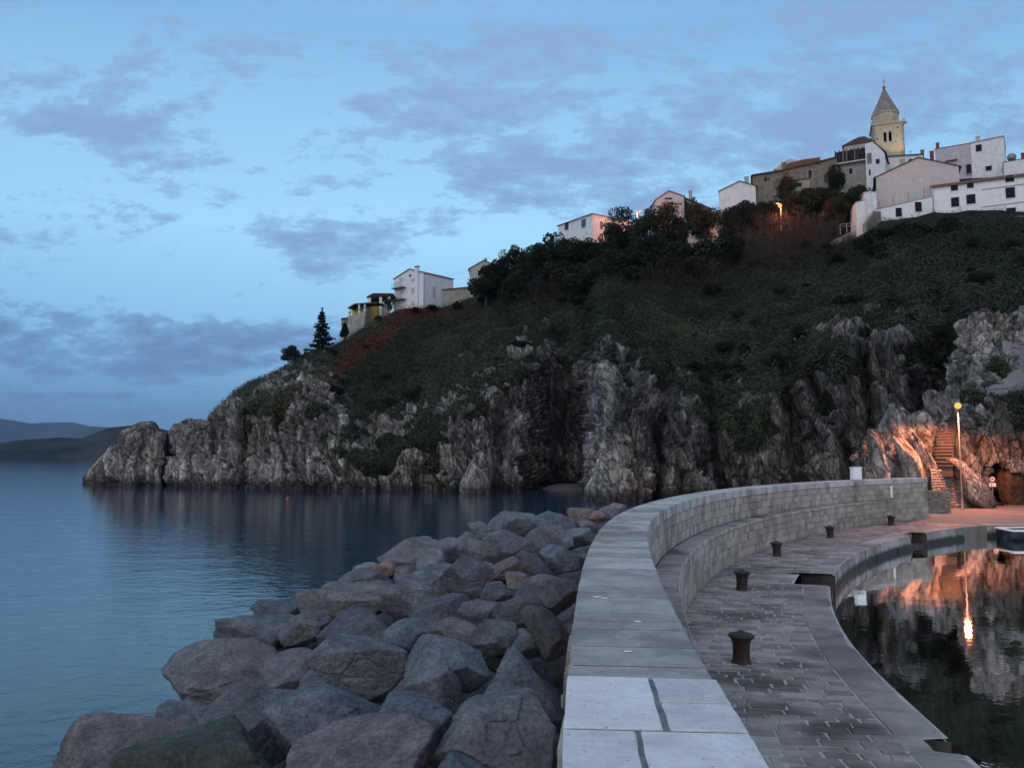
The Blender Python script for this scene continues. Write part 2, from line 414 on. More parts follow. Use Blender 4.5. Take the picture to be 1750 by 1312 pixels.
def rowz(xs, z, D):
    """row at world height z and depth D along the same azimuths"""
    p = PDa(xs, np.full_like(xs, 656.0), np.asarray(D, float) + 0 * xs)
    u = (xs - 875) / 1400.0
    # azimuth depends slightly on pitch; solve for x at that height
    zz = np.asarray(z, float) - EYE; f = D * math.cos(TH) + zz * math.sin(TH)
    return np.stack([u * f, D + 0 * xs, np.asarray(z, float) + 0 * xs], -1)

def yzof(xs, y, D): return PDa(xs, y, D)

def loft(rows, counts, smj=4, smx=3):
    cols = []
    for a in range(len(rows) - 1):
        t = np.linspace(0, 1, counts[a], endpoint=(a == len(rows) - 2))[None, :, None]
        cols.append(rows[a][:, None] * (1 - t) + rows[a + 1][:, None] * t)
    P = np.concatenate(cols, 1)
    P[:, 1:-1] = smooth1(P, smj, 1)[:, 1:-1]
    if smx: P = smooth1(P, smx, 0)
    return P

def rock_disp(P, scale=1.0, seed=0, fine=True):
    """signed outward displacement (m) of a cracked, steeply bedded limestone face, for unit amplitude"""
    q = P / scale
    sh = q.copy(); sh[..., 0] = q[..., 0] + .22 * q[..., 2]                 # beds lean a little
    w = np.stack([fbm(sh * .22, 2, seed + 70), fbm(sh * .22, 2, seed + 80), fbm(sh * .22, 2, seed + 90)], -1)
    sh = sh + w * .55
    k1 = np.array([.27, .27, .075]); k2 = np.array([.75, .75, .24]); k3 = np.array([2.0, 2.0, .9])
    a1, b1, c1, p1 = worley(sh * k1, seed + 1, True)
    a2, b2, c2, p2 = worley(sh * k2, seed + 5, True)
    d = (c1 - .5) * 1.25 - .9 * (1 - sstep(0, .10, b1 - a1)) + p1 * .9
    d += (c2 - .5) * .95 - .50 * (1 - sstep(0, .12, b2 - a2)) + p2 * 1.0
    if fine:
        a3, b3, c3, p3 = worley(sh * k3, seed + 11, True)
        d += (c3 - .5) * .34 - .14 * (1 - sstep(0, .15, b3 - a3)) + p3 * .36
    d += fbm(sh * np.array([.10, .10, .03]), 3, seed + 30, ridged=True) * 1.6
    return d, c1 * .35 + c2 * .65

# ---- the headland
X0 = np.arange(141.0, 2040.0, 1.62)
fy = interp([(145, 826), (170, 828), (300, 831), (400, 834), (500, 837), (600, 838), (850, 838), (900, 836), (930, 833), (1000, 834), (1018, 851), (1060, 855), (1120, 852), (1200, 850), (1300, 850), (1400, 853), (1500, 856), (2040, 858)], X0)
D0 = 6790 / (fy - 778)
y1 = interp([(141, 822), (170, 790), (200, 757), (240, 728), (262, 725), (272, 741), (290, 742), (300, 733), (350, 728), (380, 706), (430, 692), (500, 672), (560, 668), (590, 740), (640, 782), (720, 740), (800, 700), (880, 645), (930, 610), (960, 596), (1010, 580), (1040, 590), (1060, 660), (1120, 690), (1200, 730), (1300, 700), (1400, 590), (1480, 600), (1560, 585), (1640, 545), (1750, 520), (2040, 520)], X0)
y3 = interp([(141, 821), (145, 812), (160, 795), (190, 765), (215, 735), (240, 722), (262, 721), (272, 738), (290, 740), (300, 728), (325, 719), (354, 721), (375, 700), (400, 674), (430, 655), (480, 634), (500, 624), (520, 610), (540, 602), (570, 590), (600, 572), (640, 547), (680, 528), (755, 524), (800, 508), (850, 485), (950, 428), (1050, 412), (1150, 420), (1230, 402), (1300, 392), (1400, 396), (1440, 404), (1480, 402), (1500, 392), (1600, 384), (1750, 377), (2040, 368)], X0)
D3 = interp([(141, 157), (240, 156), (300, 153), (400, 150), (500, 156), (600, 168), (700, 186), (800, 182), (900, 174), (1000, 172), (1100, 166), (1200, 164), (1300, 160), (1400, 158), (1480, 148), (1500, 142), (1750, 136), (2040, 132)], X0)
k_ = (D3 - D0)
z1 = PDa(X0, y1, D0)[:, 2]
D1 = np.minimum(D0 + np.maximum(0.6, .34 * z1), D0 + k_ * .8)
ym = y1 * .52 + y3 * .48; D2 = D1 * .5 + D3 * .5
r1 = PDa(X0, y1, D1); r2 = PDa(X0, ym, D2); r3 = PDa(X0, y3, D3); z3 = r3[:, 2]
up = interp([(141, 0), (1000, 0), (1100, 5), (1200, 9), (1300, 13), (1400, 17), (1500, 22), (1650, 24), (2040, 26)], X0)
D3 = D3 - interp([(141, 11), (400, 10), (600, 6), (800, 0), (2040, 0)], X0)
dd = interp([(141, 2), (260, 3), (400, 12), (600, 22), (2040, 26)], X0)
r4 = rowz(X0, z3 + up * .7 - .2, D3 + dd)
r5 = rowz(X0, z3 + up - .4, D3 + dd * 1.9)
bk = interp([(141, 8), (260, 12), (400, 30), (600, 90), (2040, 200)], X0)
r6 = rowz(X0, np.maximum(z3 * .5, -2), D3 + dd * 1.9 + bk)
r7 = rowz(X0, -4.0, D3 + dd * 1.9 + bk * 1.6)
HP = loft([rowz(X0, -2.5, D0 - 1.2), rowz(X0, .3, D0), r1, r2, r3, r4, r5, r6, r7], [10, 150, 90, 90, 26, 14, 10, 6], 4, 3)
px, py = proj(HP)
jn = np.concatenate([[k] * n for k, n in enumerate([10, 150, 90, 90, 26, 14, 10, 6])]).astype(float)[None, :] + 0 * px
y1g = y1[:, None] + 0 * px; y3g = y3[:, None] + 0 * px
front = (jn <= 3).astype(float)
# vegetation cover: 0 bare rock .. 1 green
nz = fbm(HP * np.array([.10, .10, .05]), 4, 3); nz2 = fbm(HP * .45, 3, 9)
hh = (y1g - py) / 105.0                                   # >0 above the top of the bare rock
veg = .44 + .85 * hh + 1.15 * nz + 1.0 * nz2
veg += (.10 + .85 * fbm(HP * np.array([.30, .30, .07]), 3, 63)) * sstep(1060, 1140, px) * (hh > -2.2) + .45 * fbm(HP * np.array([.35, .35, .09]), 3, 64) * (px < 1060) + .10 * sstep(1080, 1200, px) - .25 * np.exp(-((px - 1030) / 22) ** 2) * sstep(555, 600, py) - .35 * (1 - sstep(330, 480, px)) + .30 * np.exp(-((px - 650) / 60) ** 2)
veg += .55 * np.exp(-((px - 428) / 13) ** 2 - ((py - 700) / 35) ** 2)
veg += .9 * np.exp(-((px - 1045) / 75) ** 2) * (1 - sstep(590, 650, py)) + .28 * sstep(1470, 1540, px) * (1 - sstep(560, 640, py))
veg = np.where(jn >= 4, .95, veg); veg = np.where(HP[..., 2] < 2.0, veg - .8, veg)
veg = np.clip(veg, 0, 1); veg[X0 < 350] = np.minimum(veg[X0 < 350], .30)
N = grid_normals(HP)
flip = np.sign(-(N[..., 1:2])); N = np.where(N[:, :, 1:2] > 0, -N, N) * np.where(jn[..., None] <= 4, 1, 0) + np.array([0, 0, 1.0]) * np.where(jn[..., None] > 4, 1, 0)
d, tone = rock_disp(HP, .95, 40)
rk = 1 - sstep(.35, .8, veg)
grs = fbm(HP * .5, 3, 21) * .5 + fbm(HP * .13, 3, 22) * 1.5
amp = (.26 + .58 * rk)
fade = sstep(-2, 1.2, HP[..., 2]) * .8 + .2
near_crest = sstep(0, 14, py - y3g) * .7 + .3
tipf = .55 + .45 * sstep(150, 330, px)
off = np.where(jn <= 3, d * amp * fade * near_crest * tipf + grs * (1 - rk) * near_crest, grs * .35)
HP = HP + N * off[..., None]
# gullies and ribs cut into the face
G = [(975, 560, 968, 838, 36, 9.0), (1022, 560, 1000, 840, 9, 3.0), (1042, 600, 1040, 850, 15, -4.5), (1140, 600, 1105, 850, 11, 4.0), (1205, 660, 1240, 850, 10, 4.5), (1085, 680, 1085, 850, 12, -2.0),
     (1340, 600, 1372, 850, 12, 4.5), (1390, 640, 1480, 850, 12, 4.0), (1290, 690, 1300, 850, 16, -2.5), (1440, 560, 1425, 800, 22, -4.0), (1480, 560, 1490, 800, 10, 3.5), (1620, 480, 1600, 720, 26, 5.0), (1540, 560, 1545, 760, 18, -2.5),
     (290, 735, 287, 832, 5, 4.0), (416, 690, 408, 834, 6, 2.2), (250, 720, 246, 832, 7, 1.8), (478, 690, 492, 836, 8, 2.0), (390, 700, 380, 834, 10, -1.6), (330, 720, 335, 834, 14, -1.2),
     (712, 770, 716, 838, 6, 2.4), (590, 770, 610, 838, 5, 1.2), (860, 690, 850, 838, 9, 3.0), (905, 650, 925, 838, 14, 2.5), (885, 720, 885, 838, 10, -2.2), (645, 790, 640, 838, 10, -1.5), (770, 740, 775, 838, 9, -1.8)]
jx = fbm(HP * .12, 3, 77) * 14
go = 0
for xa, ya, xb, yb, w_, dp in G:
    t = np.clip((py - ya) / (yb - ya), 0, 1); cx = xa + (xb - xa) * t
    go = go + dp * np.exp(-np.abs((px + jx * min(1, w_ / 12.) - cx) / w_) ** 2.4) * sstep(ya - 30, ya + 25, py)
go = go * (jn <= 3)
HP[..., 1] += go; HP[..., 0] += go * (px - 875) / 1400.
HP[..., 2] = np.where(jn >= 4, HP[..., 2], HP[..., 2])
veg = np.clip(veg - .22 * sstep(1.0, 3.5, go) * (px < 1010), 0, 1)
red = np.clip(1.3 * np.exp(-(((px - 632) * .8 + (py - 590) * .6) / 52) ** 2 - (((py - 590) * .8 - (px - 632) * -.6) / 21) ** 2) + fbm(HP * .3, 3, 5) * .5 - .28, 0, 1)
red += .5 * np.exp(-((px - 740) / 70) ** 2 - ((py - 537) / 9) ** 2)
grass = np.clip(.05 + fbm(HP * .07, 3, 51) * 1.0 + fbm(HP * .35, 3, 52) * .9 + .55 * np.exp(-((px - 1230) / 160) ** 2 - ((py - 545) / 70) ** 2) + .3 * (px < 600), 0, 1)
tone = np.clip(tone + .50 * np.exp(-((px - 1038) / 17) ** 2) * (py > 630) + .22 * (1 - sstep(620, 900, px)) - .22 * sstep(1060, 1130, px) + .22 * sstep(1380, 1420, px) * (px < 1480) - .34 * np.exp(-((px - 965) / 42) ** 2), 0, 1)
NXY = HP.shape[:2]
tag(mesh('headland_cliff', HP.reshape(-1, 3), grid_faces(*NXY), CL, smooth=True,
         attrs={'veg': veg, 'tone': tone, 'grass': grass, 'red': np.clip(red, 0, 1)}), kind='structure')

# ---- leafy cover scattered over the green parts of the slope
def leaf_mesh(name, pts, size, m, nrm=None, seed=0, parent=None, attrs=None, aspect=1.5):
    rg = np.random.default_rng(seed); n = len(pts)
    a = rg.normal(size=(n, 3)); a /= np.linalg.norm(a, axis=1, keepdims=True)
    if nrm is not None: a = a * .38 + nrm * .8 + np.array([0, 0, .25]); a /= np.linalg.norm(a, axis=1, keepdims=True)
    b = rg.normal(size=(n, 3)); b -= (a * b).sum(1, keepdims=True) * a; b /= np.linalg.norm(b, axis=1, keepdims=True); c = np.cross(a, b)
    s = (size * (.6 + .8 * rg.random(n)))[:, None]
    V = np.stack([pts - b * s * .5, pts + c * s * .5 * .62, pts + b * s * .5 * aspect * .8, pts - c * s * .5 * .62], 1).reshape(-1, 3)
    F = np.arange(n * 4).reshape(-1, 4)
    at = {k: np.repeat(v, 4) for k, v in (attrs or {}).items()}
    return mesh(name, V, F, m, parent, attrs=at)

def m_leaf(name, c0, c1, c2=None, alt=None, light=None):
    t = NT(name); c = t.coord(); n = t.noise(c, .5, 4, .6); f = t.noise(c, 4, 2)
    col = t.ramp(t.math('ADD', t.math('MULTIPLY', n, .85), t.math('MULTIPLY', f, .16)), [(.35, c0), (.7, c1)])
    if c2: col = t.mix(t.ramp(t.noise(c, .9, 3), [(.55, 0), (.65, .7)]), col, c2)
    if alt: col = t.mix(t.attr('red'), col, alt)
    if light: col = t.mix(t.math('MULTIPLY', t.attr('grass'), .8), col, light)
    t.pbr(col, .75, spec=.15); return t.m
COV = m_leaf('leaf_cover', (.011, .019, .011), (.042, .058, .030), alt=(.10, .030, .02), light=(.085, .09, .05))
rg = np.random.default_rng(5)
hn = grid_normals(HP); hn = np.where(hn[..., 1:2] > 0, -hn, hn)
prob = (sstep(.46, .70, veg + .25 * nz2) * (jn <= 4) * (HP[..., 2] > 3) * (X0[:, None] > 360)).ravel()
area = np.where(jn.ravel() >= 2, 2.2, 1.0)
prob = prob * area; idx = rg.choice(len(prob), 260000, p=prob / prob.sum())
pts = HP.reshape(-1, 3)[idx] + rg.normal(size=(260000, 3)) * .22 + hn.reshape(-1, 3)[idx] * rg.random((260000, 1)) * .6
tag(leaf_mesh('slope_undergrowth', pts, .30, COV, hn.reshape(-1, 3)[idx], 1, attrs={'red': np.clip(red, 0, 1).ravel()[idx], 'grass': grass.ravel()[idx]}),
    'dark green grass and low scrub covering the upper slope of the headland', 'undergrowth', kind='stuff')

# ---- far land
def far_ridge(name, tab, D, depth, m, seed, rough):
    xs = np.arange(tab[0][0], tab[-1][0], 2.0); y = interp(tab, xs)
    r0 = rowz(xs, -3, D); rt = PDa(xs, y, D + depth * .5 + 0 * xs); rb = rowz(xs, -3, D + depth)
    P = loft([r0, PDa(xs, 778 - (778 - y) * .25, D + depth * .08 + 0 * xs), rt, rb], [12, 40, 12], 2, 1)
    n = fbm(P * (6.0 / depth), 5, seed) * rough
    P[..., 1] += n * 3; P[..., 2] += n * sstep(0, 20, P[..., 2]) * .6
    tag(mesh(name, P.reshape(-1, 3), grid_faces(*P.shape[:2]), m, smooth=True), kind='structure')
def m_far(name, c0, c1, sc):
    t = NT(name); c = t.coord(); col = t.ramp(t.noise(c, sc, 8, .6), [(.4, c0), (.6, c1)]); return t.pbr(col, 1.0, spec=0)
far_ridge('distant_mountains', [(-700, 725), (-300, 700), (-120, 706), (0, 712), (30, 716), (55, 721), (75, 720), (125, 720), (150, 726), (175, 727), (235, 731), (300, 735), (380, 745), (500, 760)], 9500, 3000, m_far('mountain', (.02, .03, .03), (.045, .055, .05), .0015), 4, 22)
far_ridge('far_hills', [(-700, 740), (-200, 752), (-60, 756), (0, 756), (20, 753), (48, 749), (100, 746), (140, 748), (165, 737), (192, 727), (224, 724), (248, 728), (262, 730), (288, 735), (330, 745), (420, 765)], 2700, 700, m_far('far_hill', (.006, .010, .007), (.040, .038, .028), .006), 8, 10)
# ------------------------------------------------------------------ breakwater wall and quay
INNER = [(.42, -9), (.62, -5), (.80, -1.5), (.98, 1.5), (1.16, 3.93), (1.27, 5.08), (1.36, 6.18), (1.47, 7.47), (1.585, 8.6), (1.74, 10.1), (1.96, 11.9), (2.36, 14.8), (2.95, 18.3), (3.25, 19.8), (4.06, 22.8),
         (5.1, 26.0), (6.75, 30), (8.1, 32.9), (9.95, 36.2), (12.4, 40), (14.9, 43.4), (18.0, 47.0), (21.4, 50.4), (25.0, 53.4), (28.3, 55.8)]
def curve(pts, step=.25, sm=10, it=3):
    p = np.array(pts, float); s = np.r_[0, np.cumsum(np.linalg.norm(np.diff(p, axis=0), axis=1))]
    t = np.arange(0, s[-1], step); q = np.stack([np.interp(t, s, p[:, k]) for k in (0, 1)], -1)
    a, b = q[0].copy(), q[-1].copy()
    for _ in range(it):
        m = smooth1(q, sm, 0); w = np.minimum(np.arange(len(q)), np.arange(len(q))[::-1]) / sm; w = np.clip(w, 0, 1)[:, None]
        q = q * (1 - w) + m * w
    d = np.gradient(q, axis=0); d /= np.linalg.norm(d, axis=1, keepdims=True)
    s = np.r_[0, np.cumsum(np.linalg.norm(np.diff(q, axis=0), axis=1))]
    return q, d, s
WQ, WD, WS = curve(INNER)
WL = WS[-1]
def Fw(s, v, z, Q=WQ, D=WD, S=WS):
    """s along the curve, v to the right of it (towards the harbour), z height"""
    s = np.asarray(s, float)
    x = np.interp(s, S, Q[:, 0]); y = np.interp(s, S, Q[:, 1]); dx = np.interp(s, S, D[:, 0]); dy = np.interp(s, S, D[:, 1])
    n = np.hypot(dx, dy); dx, dy = dx / n, dy / n
    return np.stack([x + dy * v, y - dx * v, z + 0 * x], -1)
def s_at(Y): return float(np.interp(Y, WQ[:, 1], WS))

RG = np.random.default_rng(11)
def blocks(cells, F, h=.02, gap=.006, bev=.02, jit=.008, tones=None, tilt=.006, sub=1):
    """cells: (u0,u1,v0,v1); F(u,v,w) -> world. Each cell is a worn block standing proud by h."""
    c = np.array(cells, float); n = len(c)
    t = np.array([0, 0.0, 1, 1.0]); K = []
    u0, u1, v0, v1 = [c[:, k] for k in range(4)]
    g = gap * (.6 + .8 * RG.random(n)); bu = np.minimum(bev, (u1 - u0) * .25); bv = np.minimum(bev, (v1 - v0) * .25)
    U = np.stack([u0 + g, u0 + g + bu, u1 - g - bu, u1 - g], 1); V = np.stack([v0 + g, v0 + g + bv, v1 - g - bv, v1 - g], 1)
    UU = np.repeat(U[:, :, None], 4, 2); VV = np.repeat(V[:, None, :], 4, 1)
    W = np.zeros((n, 4, 4)); W[:, 1:3, 1:3] = 1
    # rounded corners: pull the four outer corners in
    for a, b in ((0, 0), (0, 3), (3, 0), (3, 3)):
        UU[:, a, b] += (bu * .45) * (1 if a == 0 else -1); VV[:, a, b] += (bv * .45) * (1 if b == 0 else -1)
    j = RG.normal(size=(n, 2, 2, 2)) * jit
    for a in range(2):
        for b in range(2):
            sl = (slice(None), slice(a * 2, a * 2 + 2), slice(b * 2, b * 2 + 2))
            UU[sl] += j[:, a, b, 0][:, None, None]; VV[sl] += j[:, a, b, 1][:, None, None]
    hh = h * (.75 + .5 * RG.random(n))[:, None, None] + RG.normal(size=(n, 4, 4)) * tilt * W
    WW = W * hh - (1 - W) * .012
    P = F(UU.ravel(), VV.ravel(), WW.ravel())
    base = (np.arange(n) * 16)[:, None, None]
    i = (np.arange(3)[:, None] * 4 + np.arange(3)[None])
    f = np.stack([i, i + 4, i + 5, i + 1], -1).reshape(1, 9, 4) + base.reshape(n, 1, 1)
    tn = RG.random(n) if tones is None else tones
    return P, f.reshape(-1, 4), np.repeat(tn, 16)

def cells_rows(s0, s1, v0, v1, rh, bl, var=.35, vj=.15):
    """courses across v, blocks along s"""
    out = []; nr = max(1, round((v1 - v0) / rh)); e = np.linspace(v0, v1, nr + 1)
    for k in range(nr):
        s = s0 - RG.random() * bl
        while s < s1:
            l = bl * (1 + var * (RG.random() * 2 - 1)); a, b = max(s, s0), min(s + l, s1)
            if b - a > bl * .2: out.append((a, b, e[k], e[k + 1]))
            s += l
    return out

def sheet(F, ss, vs):
    SS, VV = np.meshgrid(ss, vs, indexing='ij')
    P = F(SS.ravel(), VV.ravel()); return P, grid_faces(len(ss), len(vs))

MORT = simple('mortar', (.27, .25, .225), .95, .3, 3)
OLD = m_stone('old_coping_stone', (.25, .242, .235), (.56, .545, .52), .85, 3.2, .9, (.17, .155, .13))
WHITE = m_stone('new_white_coping', (.46, .47, .475), (.78, .79, .79), .75, 5.0, .5, (.55, .55, .54), pits=True)
WALLM = m_stone('wall_masonry', (.25, .226, .195), (.50, .45, .385), .88, 3.0, .7, (.20, .165, .13))
PAVEM = m_stone('paving_stone', (.135, .12, .108), (.40, .36, .328), .66, 2.0, .55, (.055, .05, .042), spec=.4)
CURB = m_stone('quay_coping_stone', (.13, .115, .108), (.42, .385, .355), .72, 2.4, .8, (.09, .08, .07), spec=.35, tide=True)
PMORT = simple('paving_joint', (.36, .345, .325), .9, .3, 2)

W_ = .93; S0, S1 = 0.6, WL - .3
SW = s_at(5.56)                                    # where the new white coping ends
# core: everything just behind the faces
prof = [(-W_ - .55, -1.6), (-W_ + .03, TZ - .34), (-W_ + .03, TZ - .03), (-.03, TZ - .03), (-.06, BZ - .03), (.60, BZ - .03), (.60, QZ - .3)]
ss = np.arange(S0, S1 + .01, .5)
def sbench(s): return np.clip((WL - 4.0 - s) / 7.0, 0.0, 1) * .64       # the bench dies out near the end of the wall
P = []
for v, z in prof:
    vv = np.where(v > .3, sbench(ss) - .045, v) if v > .3 else np.full_like(ss, v)
    P.append(Fw(ss, vv, z))
P = np.stack(P, 1); F_ = [grid_faces(len(ss), len(prof)), np.array([[0, 1, 2, 3], ]), np.array([[0, 3, 4, 6]])]
k0 = (len(ss) - 1) * len(prof)
F_ = [F_[0], np.array([[0, 1, 2, 3], [0, 3, 4, 6], [k0 + 3, k0 + 2, k0 + 1, k0], [k0 + 6, k0 + 4, k0 + 3, k0]])]
wall = tag(empty('breakwater_wall', tuple(Fw(s_at(12.), 0, QZ))), 'long curved pale stone breakwater wall with a bench ledge, running from the foreground to the lamp', 'wall')
def wpart(name, P, F, m, attrs=None, smooth=False):
    o = mesh(name, np.asarray(P).reshape(-1, 3) - np.array(wall.location), F, m, wall, False, attrs); return o
wpart('core', P, F_, simple('joint_mortar', (.12, .112, .10), .95, .3, 3))
# old coping slabs, full width
cells = []; s = SW + .02
while s < S1:
    l = .60 * (.55 + .9 * RG.random()); b = min(s + l, S1); cells.append((s, b, -W_ - .015, .03)); s = b
ct = RG.random(len(cells)); ct = np.clip(ct * .85 + .25 * np.linspace(.0, 1.4, len(ct)), 0, 1.15)
ct[:6] *= .35
Pv = []; Fv = []; Tv = []; k = 0
def slab(s0, s1, v0, v1, z0, z1, tone, bev=.020, gap=.009, n=(7, 7)):
    """a solid coping stone following the curve, bevelled, slightly uneven on top"""
    global k
    nu, nv = n
    us = np.r_[s0 + gap, np.linspace(s0 + gap + bev, s1 - gap - bev, nu - 2), s1 - gap]; vs_ = np.r_[v0, np.linspace(v0 + bev, v1 - bev, nv - 2), v1]
    U, V = np.meshgrid(us, vs_, indexing='ij'); Z = np.full(U.shape, z1) + RG.normal() * .0013
    edge = np.zeros(U.shape, bool); edge[0] = edge[-1] = True; edge[:, 0] = edge[:, -1] = True
    wob = fbm(np.stack([U * 3, V * 3, U * 0 + tone * 90], -1), 3, 3)
    Z = Z + wob * .0018; Z[edge] -= bev * 1.0
    U = U + np.where(edge, wob * .010, 0); V = V + np.where(edge, fbm(np.stack([U * 5, V * 5, U * 0 + 7 + tone * 40], -1), 2, 4) * .008, 0)
    T_ = Fw(U.ravel(), V.ravel(), 0); T_[:, 2] = Z.ravel()
    B_ = T_.copy(); B_[:, 2] = z0
    g = grid_faces(nu, nv)
    i = np.arange(nu * nv).reshape(nu, nv); ring = np.r_[i[:-1, 0], i[-1, :-1], i[1:, -1][::-1], i[0, 1:][::-1]]; rn = np.roll(ring, -1)
    side = np.stack([ring, rn, rn + nu * nv, ring + nu * nv], 1)
    Pv.append(np.r_[T_, B_]); Fv.append(np.r_[g, side] + k); Tv.append(np.full(2 * nu * nv, tone)); k += 2 * nu * nv
for c_, t_ in zip(cells, ct): slab(*c_, TZ - .30, TZ, t_, n=(6, 12))
wpart('coping', np.concatenate(Pv), np.concatenate(Fv), OLD, {'tone': np.concatenate(Tv)}, True)
# new white slabs in the foreground
Pv = []; Fv = []; Tv = []; k = 0
def vq(f): return -W_ - .02 + (W_ + .05) * f
sA = s_at(4.50); sB = s_at(5.02); g_ = .017
for (a, b, f0, f1) in [(sA + g_, SW - .01, 0, .545), (sB + g_, SW - .01, .575, 1), (sA + g_, sB - g_, .585, 1)]:
    slab(a, b, vq(f0), vq(f1), TZ - .28, TZ + .035, RG.random(), .007, .002, (12, 12))
s = sA - g_; kk = 0
while s > S0 + .2:
    l = .85 + .3 * RG.random(); f = (.40, .56, .35, .6)[kk % 4]; kk += 1
    slab(s - l, s, vq(0), vq(f - .015), TZ - .28, TZ + .035, RG.random(), .007, .002, (12, 12)); slab(s - l, s, vq(f + .018), vq(1), TZ - .28, TZ + .035, RG.random(), .007, .002, (12, 12)); s -= l + 2 * g_
wpart('white_coping', np.concatenate(Pv), np.concatenate(Fv), WHITE, {'tone': np.concatenate(Tv)}, True)
GROUT = simple('dark_grout', (.14, .155, .155), .95, .4, 9)
Pg, Fg = sheet(lambda a, b: Fw(a, b, TZ + .0235), np.linspace(S0 + .3, SW - .012, 40), np.linspace(-W_ - .002, .012, 6))
wpart('grout', Pg, Fg, GROUT)
Pg, Fg = sheet(lambda a, b: Fw(a, b, TZ - .007), np.arange(SW + .05, S1 - .02, .4), np.linspace(-W_ + .01, .008, 6))
wpart('joint_filling', Pg, Fg, simple('dark_joint', (.045, .043, .040), .95, .4, 6))
# faces
def face(v, side, slope=0.0, z0=0.0):
    def F(u, z, w): return Fw(u, v + side * w + slope * (z - z0), z)
    return F
P, F, T = blocks(cells_rows(S0, S1, BZ, TZ - .31, .30, .46), lambda u, z, w: Fw(u, -.02 + w, z), .009, .004, .008, .006)
wpart('upper_face', P, F, WALLM, {'tone': T})
sE = WL - 4.6
P, F, T = blocks(cells_rows(S0, sE, QZ - .25, BZ - .13, .30, .46), lambda u, z, w: Fw(u, sbench(u) - .02 + w, z), .009, .004, .008, .006)
wpart('lower_face', P, F, WALLM, {'tone': T})
P, F, T = blocks(cells_rows(sE, S1, QZ - .25, BZ + .01, .30, .5), lambda u, z, w: Fw(u, .0 + w, z), .009, .004, .008, .006)
wpart('end_face', P, F, WALLM, {'tone': T})
cl = []; s = S0
while s < sE:
    b = min(s + .45 + .5 * RG.random(), sE); cl.append((s, b, 0, 1)); s = b
def Fb(u, v, w): return Fw(u, .005 + v * (sbench(u) + .0), BZ - .02 + w)
P, F, T = blocks(cl, Fb, .02, .005, .02, .002); wpart('bench_top', P, F, PAVEM, {'tone': T * .7 + .25})
P, F, T = blocks([(a, b, BZ - .13, BZ + .0) for a, b, _, _ in cl], lambda u, z, w: Fw(u, sbench(u) - .0 + w * .6, z), .022, .004, .015, .003); wpart('bench_edge', P, F, WALLM, {'tone': T})
P, F, T = blocks(cells_rows(S0, S1, -.6, TZ - .31, .42, .8), lambda u, z, w: Fw(u, -W_ - .02 - w - .42 * np.clip((TZ - .31 - z) / (TZ + 1.3), 0, 1), z), .04, .01, .05, .02, tilt=.02)
wpart('seaward_face', P, F, WALLM, {'tone': T * .5})
# wall end towards the lamp
e0 = Fw(S1, -W_, 0)[:2]; e1 = Fw(S1, .03, 0)[:2]
def Fend(u, z, w):
    d = WD[-1]; p = e0[None] + (e1 - e0)[None] * np.asarray(u)[:, None] + d[None] * (np.asarray(w)[:, None] + .005); return np.c_[p, z]
P, F, T = blocks(cells_rows(0, 1, QZ - .1, TZ - .31, .29, .5), Fend, .02, .005, .02, .004); wpart('end_cheek', P, F, WALLM, {'tone': T})
# patch of rubble and mortar on the coping
Pr = []; Fr = []; Tr = []
cs = [(s_at(8.5) + RG.random() * .9, -W_ + .05 + RG.random() * .45, .10 + .12 * RG.random()) for _ in range(9)]
# ---- bits of litter / paint flecks on the coping
FLECK = simple('white_paint', (.82, .83, .84), .6, .05)
for i, (fx, fy, fw) in enumerate([(1021, 1019, 16), (1033, 1021, 11), (1090, 1061, 12), (1073, 1112, 15)]):
    p = PZ(fx, fy, TZ + .012); D = p[1]; w = fw / 1400 * D
    V = []; n = 9
    for q in range(n):
        a = 2 * math.pi * q / n; rr = w * .5 * (.75 + .4 * random.random()); V.append((p[0] + rr * math.cos(a), p[1] + rr * .35 * math.sin(a), TZ + .008))
    V += [(x, y, TZ + .014) for x, y, _ in V]
    o = MB().add(V, [tuple(range(n - 1, -1, -1)), tuple(range(n, 2 * n))] + [(q, (q + 1) % n, (q + 1) % n + n, q + n) for q in range(n)]).build('paint_fleck', FLECK)
    o.data.transform(Matrix.Translation(-Vector(wall.location))); o.parent = wall

# ------------------------------------------------------------------ quay
EDGE = [(5.2, -4), (5.5, 2), (5.8, 7), (6.1, 10.5), (6.45, 12.3), (6.62, 13.4), (6.76, 14.3), (6.85, 15.3), (7.03, 16.5), (7.5, 18.5), (8.2, 21.2), (9.15, 24.0), (10.3, 27.1), (11.7, 30.2), (13.7, 33.9), (16.1, 37.6), (18.4, 40.6), (20.1, 42.6), (23.9, 46.3), (28.0, 49.6)]
EQ, ED, ES = curve(EDGE, .25, 8, 2); EL = ES[-1]
def Fe(s, v, z): return Fw(s, v, z, EQ, ED, ES)
def es_at(Y): return float(np.interp(Y, EQ[:, 1], ES))
# inner width of the quay, measured across from the water edge
def inner_w(s):
    p = Fe(s, 0, 0)
    d = np.sqrt(((p[:, None, :2] - Fw(WS, np.clip(sbench(WS), 0, 1), 0)[None, :, :2]) ** 2).sum(-1)); return d.min(1)
esamp = np.linspace(0, EL, 200); iw = inner_w(esamp)
CW = .78
